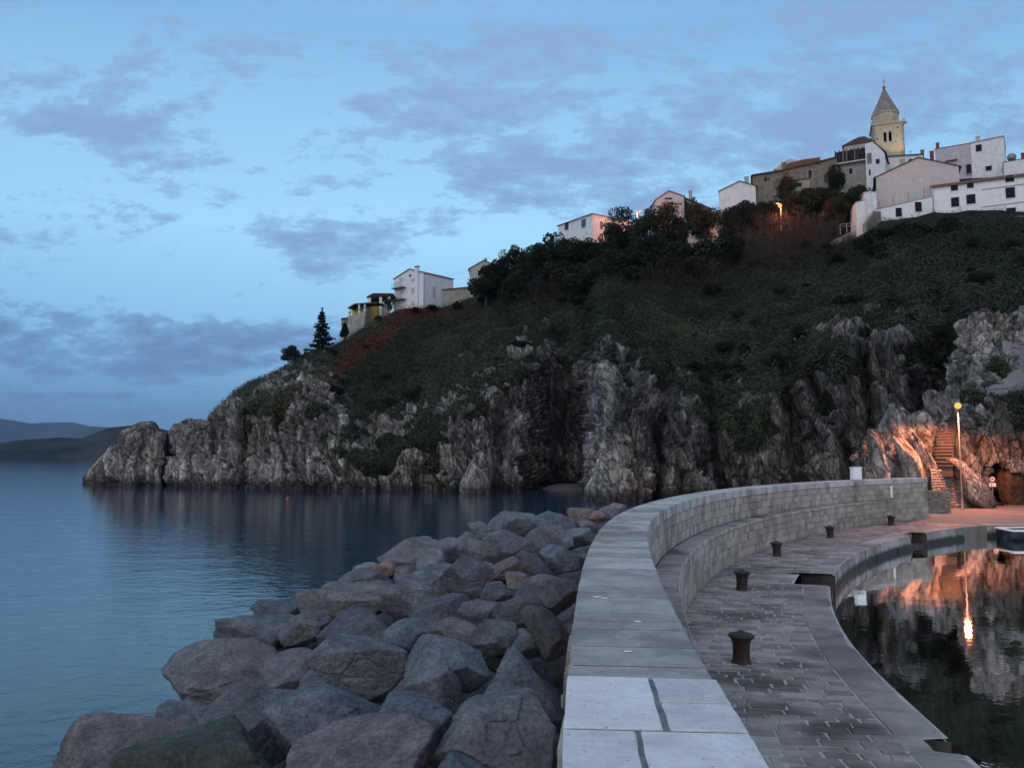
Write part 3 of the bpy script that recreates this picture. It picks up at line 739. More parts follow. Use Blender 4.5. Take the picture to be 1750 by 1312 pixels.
# notches (old mooring steps) in the edge: (s0, s1, width inwards)
NOT = [(es_at(26.7), es_at(29.4), 1.10), (es_at(43.2), es_at(44.8), .75), (es_at(11.9), es_at(12.55), .40)]
sj = np.arange(.05, EL, .12); pe = []
for s in sj:
    e = 0.0
    for n0, n1, w in NOT:
        if n0 < s < n1: e = -w
    pe.append((Fe(s, e, QZ - .012), Fw(float(np.interp(np.interp(s, ES, EQ[:, 1]), WQ[:, 1], WS)), .2, QZ - .012)))
tag(mesh('quay_paving_joints', np.array(pe).reshape(-1, 3), np.array([[2 * i, 2 * i + 2, 2 * i + 3, 2 * i + 1] for i in range(len(sj) - 1)]), PMORT), kind='structure')
def in_notch(s, v): return any(a < s < b and v > -w for a, b, w in NOT)
# coping blocks
Pv = []; Fv = []; Tv = []; k = 0
def qslab(s0, s1, v0, v1, z1, tone, n=7, drop=1.9, rnd=.10):
    global k
    us = np.r_[s0 + .004, np.linspace(s0 + .025, s1 - .025, n - 2), s1 - .004]
    pr = [(v0, z1 - .05), (v0 + .02, z1)] + [(v0 + .02 + (v1 - rnd - v0 - .02) * t, z1) for t in (.33, .66)] + [(v1 - rnd, z1)] + [(v1 - rnd + rnd * math.sin(a), z1 - rnd + rnd * math.cos(a)) for a in (.5, 1.0, 1.57)] + [(v1 + .02, z1 - .5), (v1 + .05, z1 - drop)]
    V = np.array([a for a, _ in pr]); Z = np.array([b for _, b in pr])
    U = np.repeat(us[:, None], len(pr), 1); VV = np.repeat(V[None], n, 0); ZZ = np.repeat(Z[None], n, 0)
    wb = fbm(np.stack([U * 1.6, VV * 2.5, ZZ * 2.5 + tone * 50], -1), 3, 6)
    P = Fe(U.ravel(), (VV + wb * .03 * (VV > v0 + .1)).ravel(), 0); P[:, 2] = (ZZ + wb * .012 * (VV > v0 + .1)).ravel()
    # sunken end edges so a joint shows
    P = P.reshape(n, len(pr), 3); P[0, :, 2] -= .035; P[-1, :, 2] -= .035
    Pv.append(P.reshape(-1, 3)); Fv.append(grid_faces(n, len(pr)) + k)
    # end caps
    m_ = len(pr); e = []
    for r0 in (0, (n - 1) * m_):
        e += [[r0 + m_ - 1, r0 + j, r0 + j + 1, r0 + m_ - 1] for j in range(m_ - 2)]
    Fv.append(np.array(e)[:, [0, 1, 2, 2]] * 0 + np.array(e) + k) if False else None
    Tv.append(np.full(n * m_, tone)); k += n * m_
s = .3
bnds = []
brk = sorted([q for a, b, _ in NOT for q in (a, b)])
while s < EL - .05:
    l = .75 + .75 * RG.random(); b = min(s + l, EL)
    for q in brk:
        if s + .05 < q < b + .2: b = q; break
    bnds.append((s, b)); s = b
for a, b in bnds:
    nt = [w for n0, n1, w in NOT if n0 - .01 <= a and b <= n1 + .01]
    if nt and nt[0] >= CW: continue
    if nt: qslab(a, b, -CW - .1, -nt[0], QZ + .004, RG.random(), drop=1.6, rnd=.04)
    else: qslab(a, b, -CW - .1 * 0, 0, QZ + .004 + RG.normal() * .006, RG.random() * (.7 if b < es_at(30) else 1.0))
QF = [f for f in Fv if f is not None]
tag(mesh('quay_edge', np.concatenate(Pv), np.concatenate(QF), CURB, smooth=False, attrs={'tone': np.concatenate(Tv)}), kind='structure')
# notch cheeks and sunken landings
mb = MB()
for n0, n1, w in NOT:
    for q, sg in ((n0, 1), (n1, -1)):
        a = Fe(q - sg * .0, -w - .02, 0); b = Fe(q, .035, 0); c = Fe(q - sg * .03, .03, 0); d = Fe(q - sg * .03, -w, 0)
        mb.add([(a[0], a[1], QZ - 1.9), (b[0], b[1], QZ - 1.9), (b[0], b[1], QZ - .07), (a[0], a[1], QZ - .02)], [(0, 1, 2, 3)])
    st = [Fe(x, y, 0) for x, y in ((n0, -w - .05), (n1, -w - .05), (n1, -.05), (n0, -.05))]
    mb.hexa([(p[0], p[1], QZ - 1.9) for p in st] + [(p[0], p[1], QZ - .55) for p in st])
mb.build('landing_steps', simple('wet_dark_stone', (.045, .042, .036), .7, .4, 4))['kind'] = 'structure'
# paving setts: courses across the quay
cells = []; s = .3
while s < EL - .2:
    rh = .25 * (.75 + .6 * RG.random()); w = float(np.interp(s + rh / 2, esamp, iw)) + .12
    v = -CW
    while v > -w:
        bl = (.42 if s < es_at(26) else .5) * (.6 + .9 * RG.random())
        if RG.random() < .10: bl *= 1.7
        if not in_notch(s + rh * .5, v): cells.append((s, s + rh, max(v - bl, -w), v))
        v -= bl
    s += rh
cells = [c_ for c_ in cells if c_[3] - c_[2] > .08]
ca = np.array(cells)
tn = RG.random(len(ca)); mid = Fe((ca[:, 0] + ca[:, 1]) / 2, (ca[:, 2] + ca[:, 3]) / 2, 0)
tn = np.clip(tn * .85 + .45 * fbm(mid * .5, 3, 4), 0, 1)
def Fp(u, v, w):
    p = Fe(u, v, QZ - .012); p[:, 2] += w + fbm(p * np.array([.5, .5, 0]), 2, 8) * .012
    p[:, 0] += fbm(p * .7, 2, 91) * .05; p[:, 1] += fbm(p * .7, 2, 92) * .05; return p
P, F, T = blocks(cells, Fp, .016, .007, .022, .012, tones=tn, tilt=.004)
sta = np.zeros(len(P))
for sx, sy, ra, rb in ((1272, 1160, .75, .30), (1365, 1136, .42, .14), (1330, 1170, .5, .16), (1320, 1212, .5, .18), (1430, 1245, .6, .16), (1225, 1150, .35, .25), (1267, 1128, .33, .16), (1268, 1006, .30, .16), (1328, 948, .30, .16), (1419, 917, .3, .16), (1523, 896, .3, .16)):
    c_ = PZ(sx, sy, QZ); q_ = ((P[:, 0] - c_[0]) / ra) ** 2 + ((P[:, 1] - c_[1]) / (rb * 2.2)) ** 2 + fbm(P * 2.5, 3, 6) * .8
    sta = np.maximum(sta, 1 - sstep(.55, 1.1, q_))
tag(mesh('quay_paving', P, F, PAVEM, attrs={'tone': T, 'stain': sta}), kind='structure')
# apron of rough pavement towards the tunnel
a0 = [(27.9, 49.4), (33, 49.7), (44, 50.5), (80, 54), (80, 110), (30, 110), (22.0, 62), (22.0, 50.0), (23.6, 46.2)]
ap = MB(); ap.add([(x, y, QZ - .02) for x, y in a0] + [(x, y, -2.5) for x, y in a0], [tuple(range(9))] + [(i, (i + 1) % 9, (i + 1) % 9 + 9, i + 9) for i in range(9)])
APR = m_stone('apron_pavement', (.16, .15, .14), (.36, .335, .31), .8, .9, .5)
ap.build('quay_apron', APR)['kind'] = 'structure'
cells = []
for a, b in [(29.0 + i * 1.35, 29.0 + (i + 1) * 1.35) for i in range(20)]: cells.append((a, b, 0, 1))
P, F, T = blocks([(u0 - .7, u1 - .7, .0, 1.0) for u0, u1, _, _ in cells], lambda u, v, w: np.c_[u, 49.45 + (u - 28) * .045 + v * .8, 0 * u + QZ - .02 + w], .03, .006, .03, .01)
tag(mesh('apron_edge', P, F, CURB, attrs={'tone': T * .5 + .5}), kind='structure')
P, F, T = blocks([(u0 - .7, u1 - .7, z, z + .425) for u0, u1, _, _ in cells for z in (-.62, -.19, .24)][:], lambda u, z, w: np.c_[u, 49.42 + (u - 28) * .045 - w, z], .03, .006, .03, .01)
tag(mesh('apron_face', P, F, CURB, attrs={'tone': T * .6}), kind='structure')
# harbour basin
ep = Fe(np.linspace(0, EL, 60), -.3, 0)
hb = [(p[0], p[1], .006) for p in ep] + [(60, 49.7, .006), (130, 52, .006), (130, -60, .006), (4, -60, .006)]
tag(mesh('harbour_water', hb, [tuple(range(len(hb)))], HAR_M), kind='structure')

# ------------------------------------------------------------------ bollards
IRON = NT('rusty_iron'); _c = IRON.coord(); _n = IRON.noise(_c, 9, 8, .7)
IRON.pbr(IRON.ramp(_n, [(.35, (.018, .013, .012)), (.6, (.045, .028, .022)), (.75, (.09, .045, .03))]), .62, IRON.bump(IRON.noise(_c, 40, 6, .7), .5, .006), .2, .4)
def make_bollard():
    r = empty('mooring_bollard')
    bd = [(.205, -.03), (.205, .015), (.185, .03), (.172, .06), (.166, .15), (.168, .28), (.178, .38), (.195, .44), (.215, .475)]
    MB().lathe(bd, 36).build('post', IRON.m, r, True)
    cp = [(.215, .475), (.245, .49), (.262, .515), (.262, .535), (.245, .555), (.19, .575), (.12, .592), (.085, .60), (.075, .612), (.05, .628), (.012, .634)]
    MB().lathe(cp, 36).build('cap', IRON.m, r, True)
    return r
BL = [(1267, 1131, 'rusty iron mooring bollard nearest the viewer beside the wet patch on the paving', 1.0),
      (1268, 1007, 'rusty iron mooring bollard second nearest, beside the foot of the stone bench', 1.0),
      (1328, 949.5, 'dark iron mooring bollard, middle one of the five along the quay', .98),
      (1419, 918.5, 'dark iron mooring bollard, second from the far end of the quay', .98),
      (1523, 897.5, 'small looking dark iron mooring bollard farthest away, near the orange lit paving', 1.0)]
b0 = make_bollard()
for i, (x, y, lab, sc) in enumerate(BL):
    o = b0 if i == 0 else copy_tree(b0)
    p = PZ(x, y, QZ); o.location = (p[0], p[1], QZ); o.rotation_euler = (R((0, 1.5, -1, 1, -1.5)[i]), R((1, -1, 1.5, 0, 1)[i]), i * 1.3); o.scale = (sc,) * 3
    tag(o, lab, 'bollard', 'mooring bollards along the quay')
# ------------------------------------------------------------------ riprap boulders
BM = m_boulder()
WO = Fw(WS, -W_ - .35, 0)[:, :2]
def dist_wall(p): return float(np.sqrt(((WO - np.array(p[:2])[None]) ** 2).sum(1)).min())
def berm_z(s, Y):
    f = np.interp(Y, [5, 12, 20, 28, 40], [1.0, 1.5, 3.0, 6.0, 7.0]); top = np.interp(Y, [5, 25], [2.6, 2.75])
    return top - .09 * np.minimum(s, f) - .41 * np.maximum(s - f, 0)
def berm(p): return float(berm_z(dist_wall(p), p[1]))
def hit(x, y, lift=0.0):
    r = ray(x, y); t = 3.0
    while t < 140:
        p = np.array([r[0] * t, r[1] * t, EYE + r[2] * t])
        if p[2] < berm(p) + lift: return p
        t += .05
    return p
def ico(n):
    import bmesh
    bm = bmesh.new(); bmesh.ops.create_icosphere(bm, subdivisions=n, radius=1.0)
    V = np.array([v.co[:] for v in bm.verts]); F = np.array([[v.index for v in f.verts] for f in bm.faces]); bm.free(); return V, F
ICO = {n: ico(n) for n in (3, 4, 5, 6)}
def rock_shape(seed, n, planes=15, sharp=22.0, rough=1.0, flat=None):
    rg = np.random.default_rng(seed); V, F = ICO[n]
    pn = rg.normal(size=(planes, 3)) * np.array([1, 1, .8]); pn /= np.linalg.norm(pn, axis=1, keepdims=True); pd = .50 + .42 * rg.random(planes)
    if flat is not None: pn[0] = flat; pn[0] /= np.linalg.norm(pn[0]); pd[0] = .5
    dt = V @ pn.T; r = pd[None] / np.maximum(dt, .08); r = np.minimum(r, 1.6)
    rr = -np.log(np.exp(-sharp * r).sum(1)) / sharp; rr = np.minimum(rr, 1.15)
    P = V * rr[:, None]; o = rg.random(3) * 90
    n1 = fbm(P * 1.6 + o, 3, seed % 50); n2 = fbm(P * 4.5 + o, 4, 3, .6, True); n3 = fbm(P * 14 + o, 3, 7)
    w1, w2, wc = worley(P * 1.7 + o, 5)
    P = P + V * (n1 * .03 + n2 * .018 + n3 * .018 + (wc - .5) * .035 - .025 * (1 - sstep(0, .10, w2 - w1)))[:, None] * rough
    return P, F
# (x0,y0,x1,y1 in the picture, lift, tilt, tint, flat-top?, label)
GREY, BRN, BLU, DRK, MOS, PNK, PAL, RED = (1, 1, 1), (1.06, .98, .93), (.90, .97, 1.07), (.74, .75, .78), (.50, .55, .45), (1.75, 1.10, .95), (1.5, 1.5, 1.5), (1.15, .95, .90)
B = [
 (80, 1219, 318, 1370, 0, BRN, 'broad rounded brown grey boulder at the bottom left corner by the water'),
 (217, 1268, 530, 1390, 0, MOS, 'long flat topped mossy dark boulder along the bottom edge of the pile'),
 (259, 1185, 370, 1275, 0, GREY, 'small rounded grey boulder at the water edge above the broad bottom left one'),
 (354, 1150, 532, 1285, .1, DRK, 'blocky boulder with a pale flat top and dark shaded front, lower left of the pile'),
 (274, 1100, 460, 1195, .1, BRN, 'long grey brown boulder with a straight front edge overhanging the water, left side'),
 (362, 1050, 503, 1122, .2, GREY, 'large pyramid shaped grey boulder on the left rim against the water'),
 (450, 1098, 541, 1185, 0, GREY, 'grey boulder with a white bird stain between the pyramid one and the dark gap'),
 (450, 1176, 656, 1285, 0, BLU, 'big smooth blue grey boulder low in the middle left, with a dark underside'),
 (488, 1237, 735, 1370, .1, RED, 'craggy reddish streaked boulder at the bottom centre of the picture'),
 (738, 1156, 940, 1320, .2, GREY, 'largest boulder of the pile, humped with a pinkish top, close to the wall'),
 (648, 1166, 768, 1300, 0, BLU, 'smooth blue grey boulder leaning on the left side of the largest boulder'),
 (834, 1086, 964, 1230, .25, BLU, 'tall blue grey boulder standing right against the wall'),
 (695, 1077, 834, 1165, .15, BLU, 'triangular blue grey boulder with a ridge, in the middle of the pile'),
 (541, 1079, 693, 1170, .2, GREY, 'wedge shaped pale grey boulder with white specks overhanging a dark hollow'),
 (543, 1152, 674, 1215, -.25, MOS, 'low mossy olive boulder sunk in the hollow below the wedge shaped one'),
 (672, 1131, 785, 1195, 0, GREY, 'flat layered grey boulder behind the largest boulder'),
 (657, 1044, 748, 1130, .1, BLU, 'rounded blue grey boulder behind the triangular one'),
 (728, 1054, 820, 1108, .1, BRN, 'boulder with a rusty brown stained face, centre of the pile'),
 (555, 1037, 686, 1112, .1, DRK, 'jagged dark boulder with a light upper rim, above the wedge shaped one'),
 (478, 1036, 572, 1105, 0, (.98, .95, .92), 'grey boulder with a rusty red lower left face'),
 (702, 1012, 802, 1070, .1, DRK, 'dark rough oblong boulder across the middle of the pile'),
 (784, 1015, 852, 1075, 0, GREY, 'angular grey boulder just right of the dark oblong one'),
 (804, 1048, 882, 1112, .1, DRK, 'roof shaped dark boulder with one lit edge, right of the rusty stained one'),
 (844, 1006, 932, 1065, .1, DRK, 'dark greenish grey boulder near the wall, upper right of the pile'),
 (894, 1020, 974, 1115, .15, (.72, .66, .64), 'dark brownish upright boulder touching the wall'),
 (864, 1068, 938, 1115, 0, BLU, 'small smooth rounded boulder below the brownish upright one'),
 (806, 1100, 878, 1145, -.2, MOS, 'dark olive boulder sunk in the gap beside the tall blue grey one'),
 (852, 1051, 902, 1082, -.1, DRK, 'little rough dark stone wedged between the larger ones near the wall'),
 (713, 1286, 873, 1380, 0, BLU, 'blue grey boulder cut by the bottom edge in front of the largest one'),
 (568, 994, 686, 1055, .1, BRN, 'warm grey boulder with a sloping flat face on the left half of the pile'),
 (503, 1000, 574, 1050, .1, BRN, 'pointed brownish boulder on the left rim against the blue water'),
 (437, 1022, 517, 1068, -.2, DRK, 'low dark jagged boulder at the waterline left of the pointed brownish one'),
 (576, 968, 682, 1025, .1, GREY, 'large mottled grey boulder below the pink block'),
 (650, 979, 794, 1035, .05, GREY, 'long flat grey boulder stretching across the pile'),
 (602, 956, 652, 990, .1, PAL, 'pale sloping boulder left of the pink block'),
 (636, 954, 677, 980, .25, PNK, 'small salmon pink block on the left rim of the pile'),
 (674, 962, 714, 994, .1, GREY, 'small rounded grey boulder right of the pink block'),
 (711, 929, 759, 988, .15, PAL, 'pale pointed boulder standing up like a tooth'),
 (646, 919, 752, 975, .1, BRN, 'broad bumpy brown grey boulder on the rim behind the tooth shaped one'),
 (750, 952, 852, 1000, .1, DRK, 'dark slab shaped wedge right of the tooth shaped boulder'),
 (734, 911, 792, 965, .1, GREY, 'squarish grey boulder on the far rim'),
 (782, 911, 852, 966, .1, BRN, 'boulder with an ochre brown split face, upper middle'),
 (834, 943, 908, 992, .1, (1.15, .92, .82), 'mottled reddish rounded boulder, upper right of the pile'),
 (820, 985, 877, 1036, .05, GREY, 'grey boulder below the mottled reddish one'),
 (878, 966, 987, 1045, .15, (.92, .88, .9), 'big purplish grey boulder next to the wall'),
 (858, 914, 942, 962, .1, DRK, 'dark faceted boulder above the mottled reddish one'),
 (924, 924, 997, 975, .1, BLU, 'smooth dark blue grey boulder where the wall begins to bend'),
 (816, 904, 892, 946, .05, GREY, 'light grey boulder on the upper slope beyond the ochre split one'),
 (898, 897, 977, 938, .1, GREY, 'light grey sloping boulder left of the wall bend'),
 (833, 881, 917, 911, .1, GREY, 'long low boulder on the far skyline of the pile'),
 (908, 876, 994, 915, .1, BLU, 'broad smooth boulder on the far skyline near the wall'),
 (801, 894, 862, 918, .05, GREY, 'small grey boulder at the left end of the far skyline'),
 (774, 907, 818, 932, 0, GREY, 'small grey boulder on the far rim above the squarish one'),
 (883, 934, 930, 978, .15, DRK, 'dark tilted slab right of the mottled reddish boulder'),
 (971, 867, 1014, 891, .1, (1.2, .95, .78), 'brown boulder near the far end of the pile beside the coping'),
 (1006, 870, 1037, 891, .15, PNK, 'pinkish red boulder near the far end of the pile'),
 (988, 886, 1022, 906, .05, RED, 'small reddish boulder touching the wall below the pinkish one'),
 (1043, 856, 1070, 876, .15, (1.3, 1.15, 1.05), 'last pale boulder at the far tip of the pile'),
 (1023, 862, 1060, 884, .05, (1.2, 1.0, .95), 'small pale brown boulder just before the far tip of the pile'),
 (965, 904, 1017, 928, .0, PAL, 'pale flat boulder tucked against the wall bend'),
 (717, 914, 737, 930, .1, PAL, 'tiny pale stone perched on the far rim'),
 (804, 958, 842, 980, .1, PAL, 'small whitish stone left of the mottled reddish boulder'),
 (548, 988, 592, 1024, -.1, GREY, 'grey boulder half in the water on the left rim'),
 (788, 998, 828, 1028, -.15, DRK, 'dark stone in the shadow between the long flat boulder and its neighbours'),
 (864, 972, 907, 1004, 0, RED, 'dark purple brown boulder below the mottled reddish one'),
 (-60, 1298, 62, 1370, -.2, BRN, 'low brown boulder in the water at the very bottom left corner'),
 (60, 1300, 128, 1360, -.2, GREY, 'small grey boulder at the waterline beside the bottom left corner'),
]
GRP = 'boulders piled against the seaward side of the wall'
def rot(ax, a): return np.array(Matrix.Rotation(a, 3, ax))
def boulder(i, c, a, b, h, tint, label, sub, seed, flat=None, planes=15):
    P, F = rock_shape(seed, sub, planes, 110.0 if i % 3 else 160.0, 1.0, flat)
    rg = np.random.default_rng(seed)
    M = rot('Z', rg.random() * 6.28) @ rot('X', rg.normal() * .2) @ rot('Y', rg.normal() * .2)
    P = P @ M.T
    # normalise so that the bounding box is the size seen in the photograph
    P = P / ((P.max(0) - P.min(0)) / 2)
    P = P - (P.max(0) + P.min(0)) / 2
    P = P * np.array([a, b, h])
    o = mesh('boulder', P, F, BM, smooth=True)
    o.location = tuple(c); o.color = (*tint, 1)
    return tag(o, label, 'boulder', GRP)
for i, (x0, y0, x1, y1_, lift, tint, lab) in enumerate(B):
    cx, cy = (x0 + x1) / 2, (y0 * .45 + y1_ * .55)
    p = hit(cx, cy, .12 + lift); D = p[1]
    al = math.atan2(EYE - p[2], D)
    a = (x1 - x0) / 2 / 1400 * D * 1.06; vis = (y1_ - y0) / 2 / 1400 * D
    b = a * .85; h = max(a * .60, (vis - b * math.sin(al) * .75) / math.cos(al)); h = min(h * 1.08, a * 1.25)
    sub = 6 if (x1 - x0) > 150 else (5 if (x1 - x0) > 60 else 4)
    flat = (0, 0, 1) if 'flat' in lab or 'blocky' in lab else None
    c = np.array([p[0], D + b * .1, p[2] - h * .18])
    boulder(i, c, a, b, h, tint, lab, sub, 300 + i * 7, flat, 14 + i % 6)
# dark stones filling the gaps below, and the hidden core of the pile
rg = np.random.default_rng(2); nfill = 0
lobes = []
for k in range(3000):
    s = rg.random() * (s_at(44)); v = -W_ - .35 - rg.random() ** 1.3 * 9.0
    p = Fw(s + 0.0, v, 0)
    z = berm(p)
    if p[1] < 5 or z < .45: continue
    r = .38 + .35 * rg.random()
    if any((p[0] - q[0]) ** 2 + (p[1] - q[1]) ** 2 < (.62 * (r + q[3])) ** 2 for q in lobes): continue
    lobes.append((p[0], p[1], z - .78 - .25 * rg.random(), r))
fill = []
for j in range(6):
    P, F = rock_shape(900 + j, 4, 13, 26.0); fill.append(mesh('boulder', P, F, BM, smooth=True).data)
for o in [o for o in C.objects if o.data in fill]: bpy.data.objects.remove(o)
lobes.sort(key=lambda q: q[1])
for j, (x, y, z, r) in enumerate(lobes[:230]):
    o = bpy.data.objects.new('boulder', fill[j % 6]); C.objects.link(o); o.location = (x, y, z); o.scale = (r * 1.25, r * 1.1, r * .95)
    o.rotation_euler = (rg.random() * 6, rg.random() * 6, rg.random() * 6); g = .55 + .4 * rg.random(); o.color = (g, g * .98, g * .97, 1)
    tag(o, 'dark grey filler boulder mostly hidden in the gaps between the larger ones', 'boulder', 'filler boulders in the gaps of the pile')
ss = np.arange(0.5, s_at(47), .8); vs_ = np.linspace(-W_ - .3, -W_ - 17, 40)
SS, VV = np.meshgrid(ss, vs_, indexing='ij'); P = Fw(SS.ravel(), VV.ravel(), 0)
P[:, 2] = berm_z(-VV.ravel() - W_ - .3, P[:, 1]) - 1.15 + fbm(P * 1.1, 3, 4) * .3
tag(mesh('rubble_bed', P, grid_faces(len(ss), len(vs_)), simple('rubble', (.05, .05, .05), .95, .4, 2), smooth=True), kind='structure')
# ------------------------------------------------------------------ rock outcrops at the root of the quay
def outcrop(name, xs, rows, counts, disp, scale, seed, label, vegf=None, crest=None, smj=2, smx=1, tone_add=0.0):
    P = loft(rows, counts, smj, smx); px_, py_ = proj(P)
    N = grid_normals(P); N = np.where(N[..., 1:2] > 0, -N, N)
    d, tn = rock_disp(P, scale, seed); n = fbm(P * .8, 4, seed + 3, ridged=True)
    nb = sum(counts[:-1]); jj = np.arange(P.shape[1])[None, :] + 0 * px_
    w = np.ones_like(px_)
    P = P + N * ((d * disp + n * .12) * w)[..., None]
    veg_ = vegf(px_, py_, P) if vegf else np.zeros_like(px_)
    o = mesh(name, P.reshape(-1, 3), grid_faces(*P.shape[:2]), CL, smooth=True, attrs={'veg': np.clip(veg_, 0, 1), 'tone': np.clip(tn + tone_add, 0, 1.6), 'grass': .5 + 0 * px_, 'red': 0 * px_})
    return o, P, veg_
# buttress beside the lamp
xs = np.arange(1452.0, 1708.0, 1.05)
T1 = [(1452, 822), (1461, 810), (1468, 770), (1488, 752), (1501, 739), (1510, 714), (1520, 698), (1529, 694), (1540, 699), (1548, 714), (1554, 712), (1560, 706), (1570, 703), (1582, 709), (1591, 716), (1600, 716), (1615, 702), (1625, 703), (1633, 713), (1644, 730), (1655, 768), (1662, 792), (1678, 828), (1690, 846), (1700, 864), (1708, 874)]
ty = interp(T1, xs); fd = np.interp(xs, [1452, 1560, 1600, 1708], [67, 66.0, 66.0, 69.0]); hgt = PDa(xs, ty, fd)[:, 2] - QZ
td = fd + np.maximum(.4, hgt * .62)
ob, PB, _ = outcrop('rock_outcrop', xs, [rowz(xs, -1.5, fd - .2), rowz(xs, QZ, fd), PDa(xs, ty * .45 + .55 * 869, fd + hgt * .22), PDa(xs, ty, td), rowz(xs, PDa(xs, ty, td)[:, 2] - 1.5, td + 2.0), rowz(xs, QZ - 1, td + 4.5)], [6, 70, 80, 12, 14], .46, .62, 7, '', tone_add=.22, smj=1, smx=0)
tag(ob, 'pale jagged limestone outcrop left of the tall lit lamp post, its right flank glowing orange', 'rock')
# standing fingers of rock on the buttress
def finger(name, x, ytop, ybot, w, D, lean, seed, label, tint=.25, sub=5):
    a = PD(x, ytop, D); b = PD(x, ybot, D); h = (a[2] - b[2]) / 2; r = w / 1400. * D / 2
    P, F = rock_shape(seed, sub, 12, 40.0, 1.2); P = P / ((P.max(0) - P.min(0)) / 2); P = P * np.array([r, r * 1.1, h]); P[:, 0] += P[:, 2] * lean
    P = P + (a + b) / 2
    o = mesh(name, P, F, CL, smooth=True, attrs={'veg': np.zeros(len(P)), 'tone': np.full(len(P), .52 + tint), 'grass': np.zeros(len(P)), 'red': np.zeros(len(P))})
    return tag(o, label, 'rock', 'standing rocks on the outcrop beside the lamp')
finger('standing_rock', 1597, 668, 735, 34, 73.5, -.18, 5, 'rounded finger of pale rock standing highest on the outcrop, left of the lamp head')
finger('standing_rock', 1529, 692, 762, 44, 70, .12, 8, 'blunt pale rock knob at the top left of the outcrop')
finger('standing_rock', 1569, 702, 775, 46, 70.5, .05, 12, 'broad pale rock knob in the middle of the outcrop crest')
finger('standing_rock', 1507, 738, 850, 34, 67, -.32, 15, 'leaning rock rib at the left edge of the outcrop above the white box')
finger('standing_rock', 1560, 745, 868, 36, 66.0, -.26, 19, 'leaning orange lit rock rib behind the end of the wall', .35)
finger('standing_rock', 1584, 735, 862, 30, 66.2, -.20, 29, 'narrow orange lit rock rib just left of the rock stairs', .35)
finger('standing_rock', 1635, 730, 800, 26, 69.2, -.35, 24, 'slanting slab of rock right of the rock stairs', .1)
finger('standing_rock', 1627, 762, 850, 22, 67.6, -.3, 41, 'small slanting rock beside the middle of the rock stairs', .3)
finger('standing_rock', 1652, 785, 880, 50, 66.2, -.55, 27, 'low slanting rock spur right behind the lamp post, lit orange', .35)
# rocks above the tunnel mouth and up to the stair terrace
xs = np.arange(1612.0, 1990.0, 1.25)
AR = [(1612, 870), (1655, 870), (1676, 868), (1681, 840), (1684, 806), (1690, 793), (1706, 789), (1724, 791), (1740, 798), (1756, 800), (1800, 806), (1830, 830), (1838, 868), (1990, 868)]
T2 = [(1612, 700), (1617, 672), (1620, 640), (1628, 622), (1640, 616), (1700, 606), (1760, 604), (1990, 600)]
ay = interp(AR, xs); ty = interp(T2, xs)
fd = np.interp(xs, [1612, 1660, 1690, 1990], [73, 71.5, 69.5, 66]); 
m1 = np.minimum(705.0, (ay + ty) / 2); m2 = np.minimum(686.0, (ay + 2 * ty) / 3)
r0 = PDa(xs, ay, fd); rin = r0 + np.array([0, 2.2, 0.25]); 
def vg(px_, py_, P):
    v = .75 * np.exp(-((py_ - 688) / 17) ** 2) * (px_ > 1640) + .9 * np.exp(-((px_ - 1706) / 24) ** 2 - ((py_ - 630) / 15) ** 2) + .55 * np.exp(-((px_ - 1668) / 12) ** 2 - ((py_ - 800) / 60) ** 2) * 0 + .35 * (px_ > 1725) * (py_ > 700) * (py_ < 760)
    return v + fbm(P * .5, 3, 2) * .45
o2, P2, v2 = outcrop('rock_slope', xs, [rin, r0, PDa(xs, (ay * .5 + m1 * .5), fd + .2), PDa(xs, m1, fd + 2.2), PDa(xs, m2, fd + 6.5), PDa(xs, ty, fd + 12.5), rowz(xs, PDa(xs, ty, fd + 12.5)[:, 2] + .1, fd + 24), rowz(xs, 0, fd + 27)], [6, 60, 60, 24, 60, 20, 6], .48, .85, 61, '', vg, smj=1, smx=0, tone_add=.25)
tag(o2, 'steep pale rock slope over the dark tunnel mouth right of the lamp', 'rock')
# upper crag
xs = np.arange(1626.0, 1990.0, 1.4)
T3 = [(1626, 625), (1634, 600), (1641, 568), (1650, 555), (1660, 550), (1664, 541), (1676, 534), (1684, 536), (1690, 549), (1697, 545), (1702, 536), (1708, 537), (1716, 546), (1727, 552), (1731, 562), (1737, 560), (1740, 532), (1752, 526), (1775, 522), (1820, 540), (1990, 530)]
ty = interp(T3, xs); fd = np.interp(xs, [1626, 1990], [84, 80.5]); by = np.interp(xs, [1626, 1700, 1990], [640, 622, 618])
td = fd + 3.0
o3, P3, _ = outcrop('rock_crag', xs, [PDa(xs, by, fd), PDa(xs, (by + ty) / 2, fd + .9), PDa(xs, ty, td), rowz(xs, PDa(xs, ty, td)[:, 2] - 1.5, td + 3), rowz(xs, 6, td + 6)], [50, 50, 10, 8], .55, .95, 83, '', smj=1, smx=0, tone_add=.32)
tag(o3, 'jagged pale crag above the curved stairway at the right edge, below the dark hillside', 'rock')
# more leafy cover on the terrace
pr = (sstep(.45, .7, v2) * (np.arange(P2.shape[1])[None] > 60)).ravel(); i2 = np.random.default_rng(3).choice(len(pr), 9000, p=pr / pr.sum())
pp = P2.reshape(-1, 3)[i2] + np.random.default_rng(4).normal(size=(9000, 3)) * .12 + np.array([0, -.1, .1])
tag(leaf_mesh('terrace_grass', pp, .20, COV, None, 4, attrs={'red': np.zeros(9000), 'grass': np.full(9000, .3)}), 'tufts of grass on the rock terrace above the tunnel', 'grass', kind='stuff')
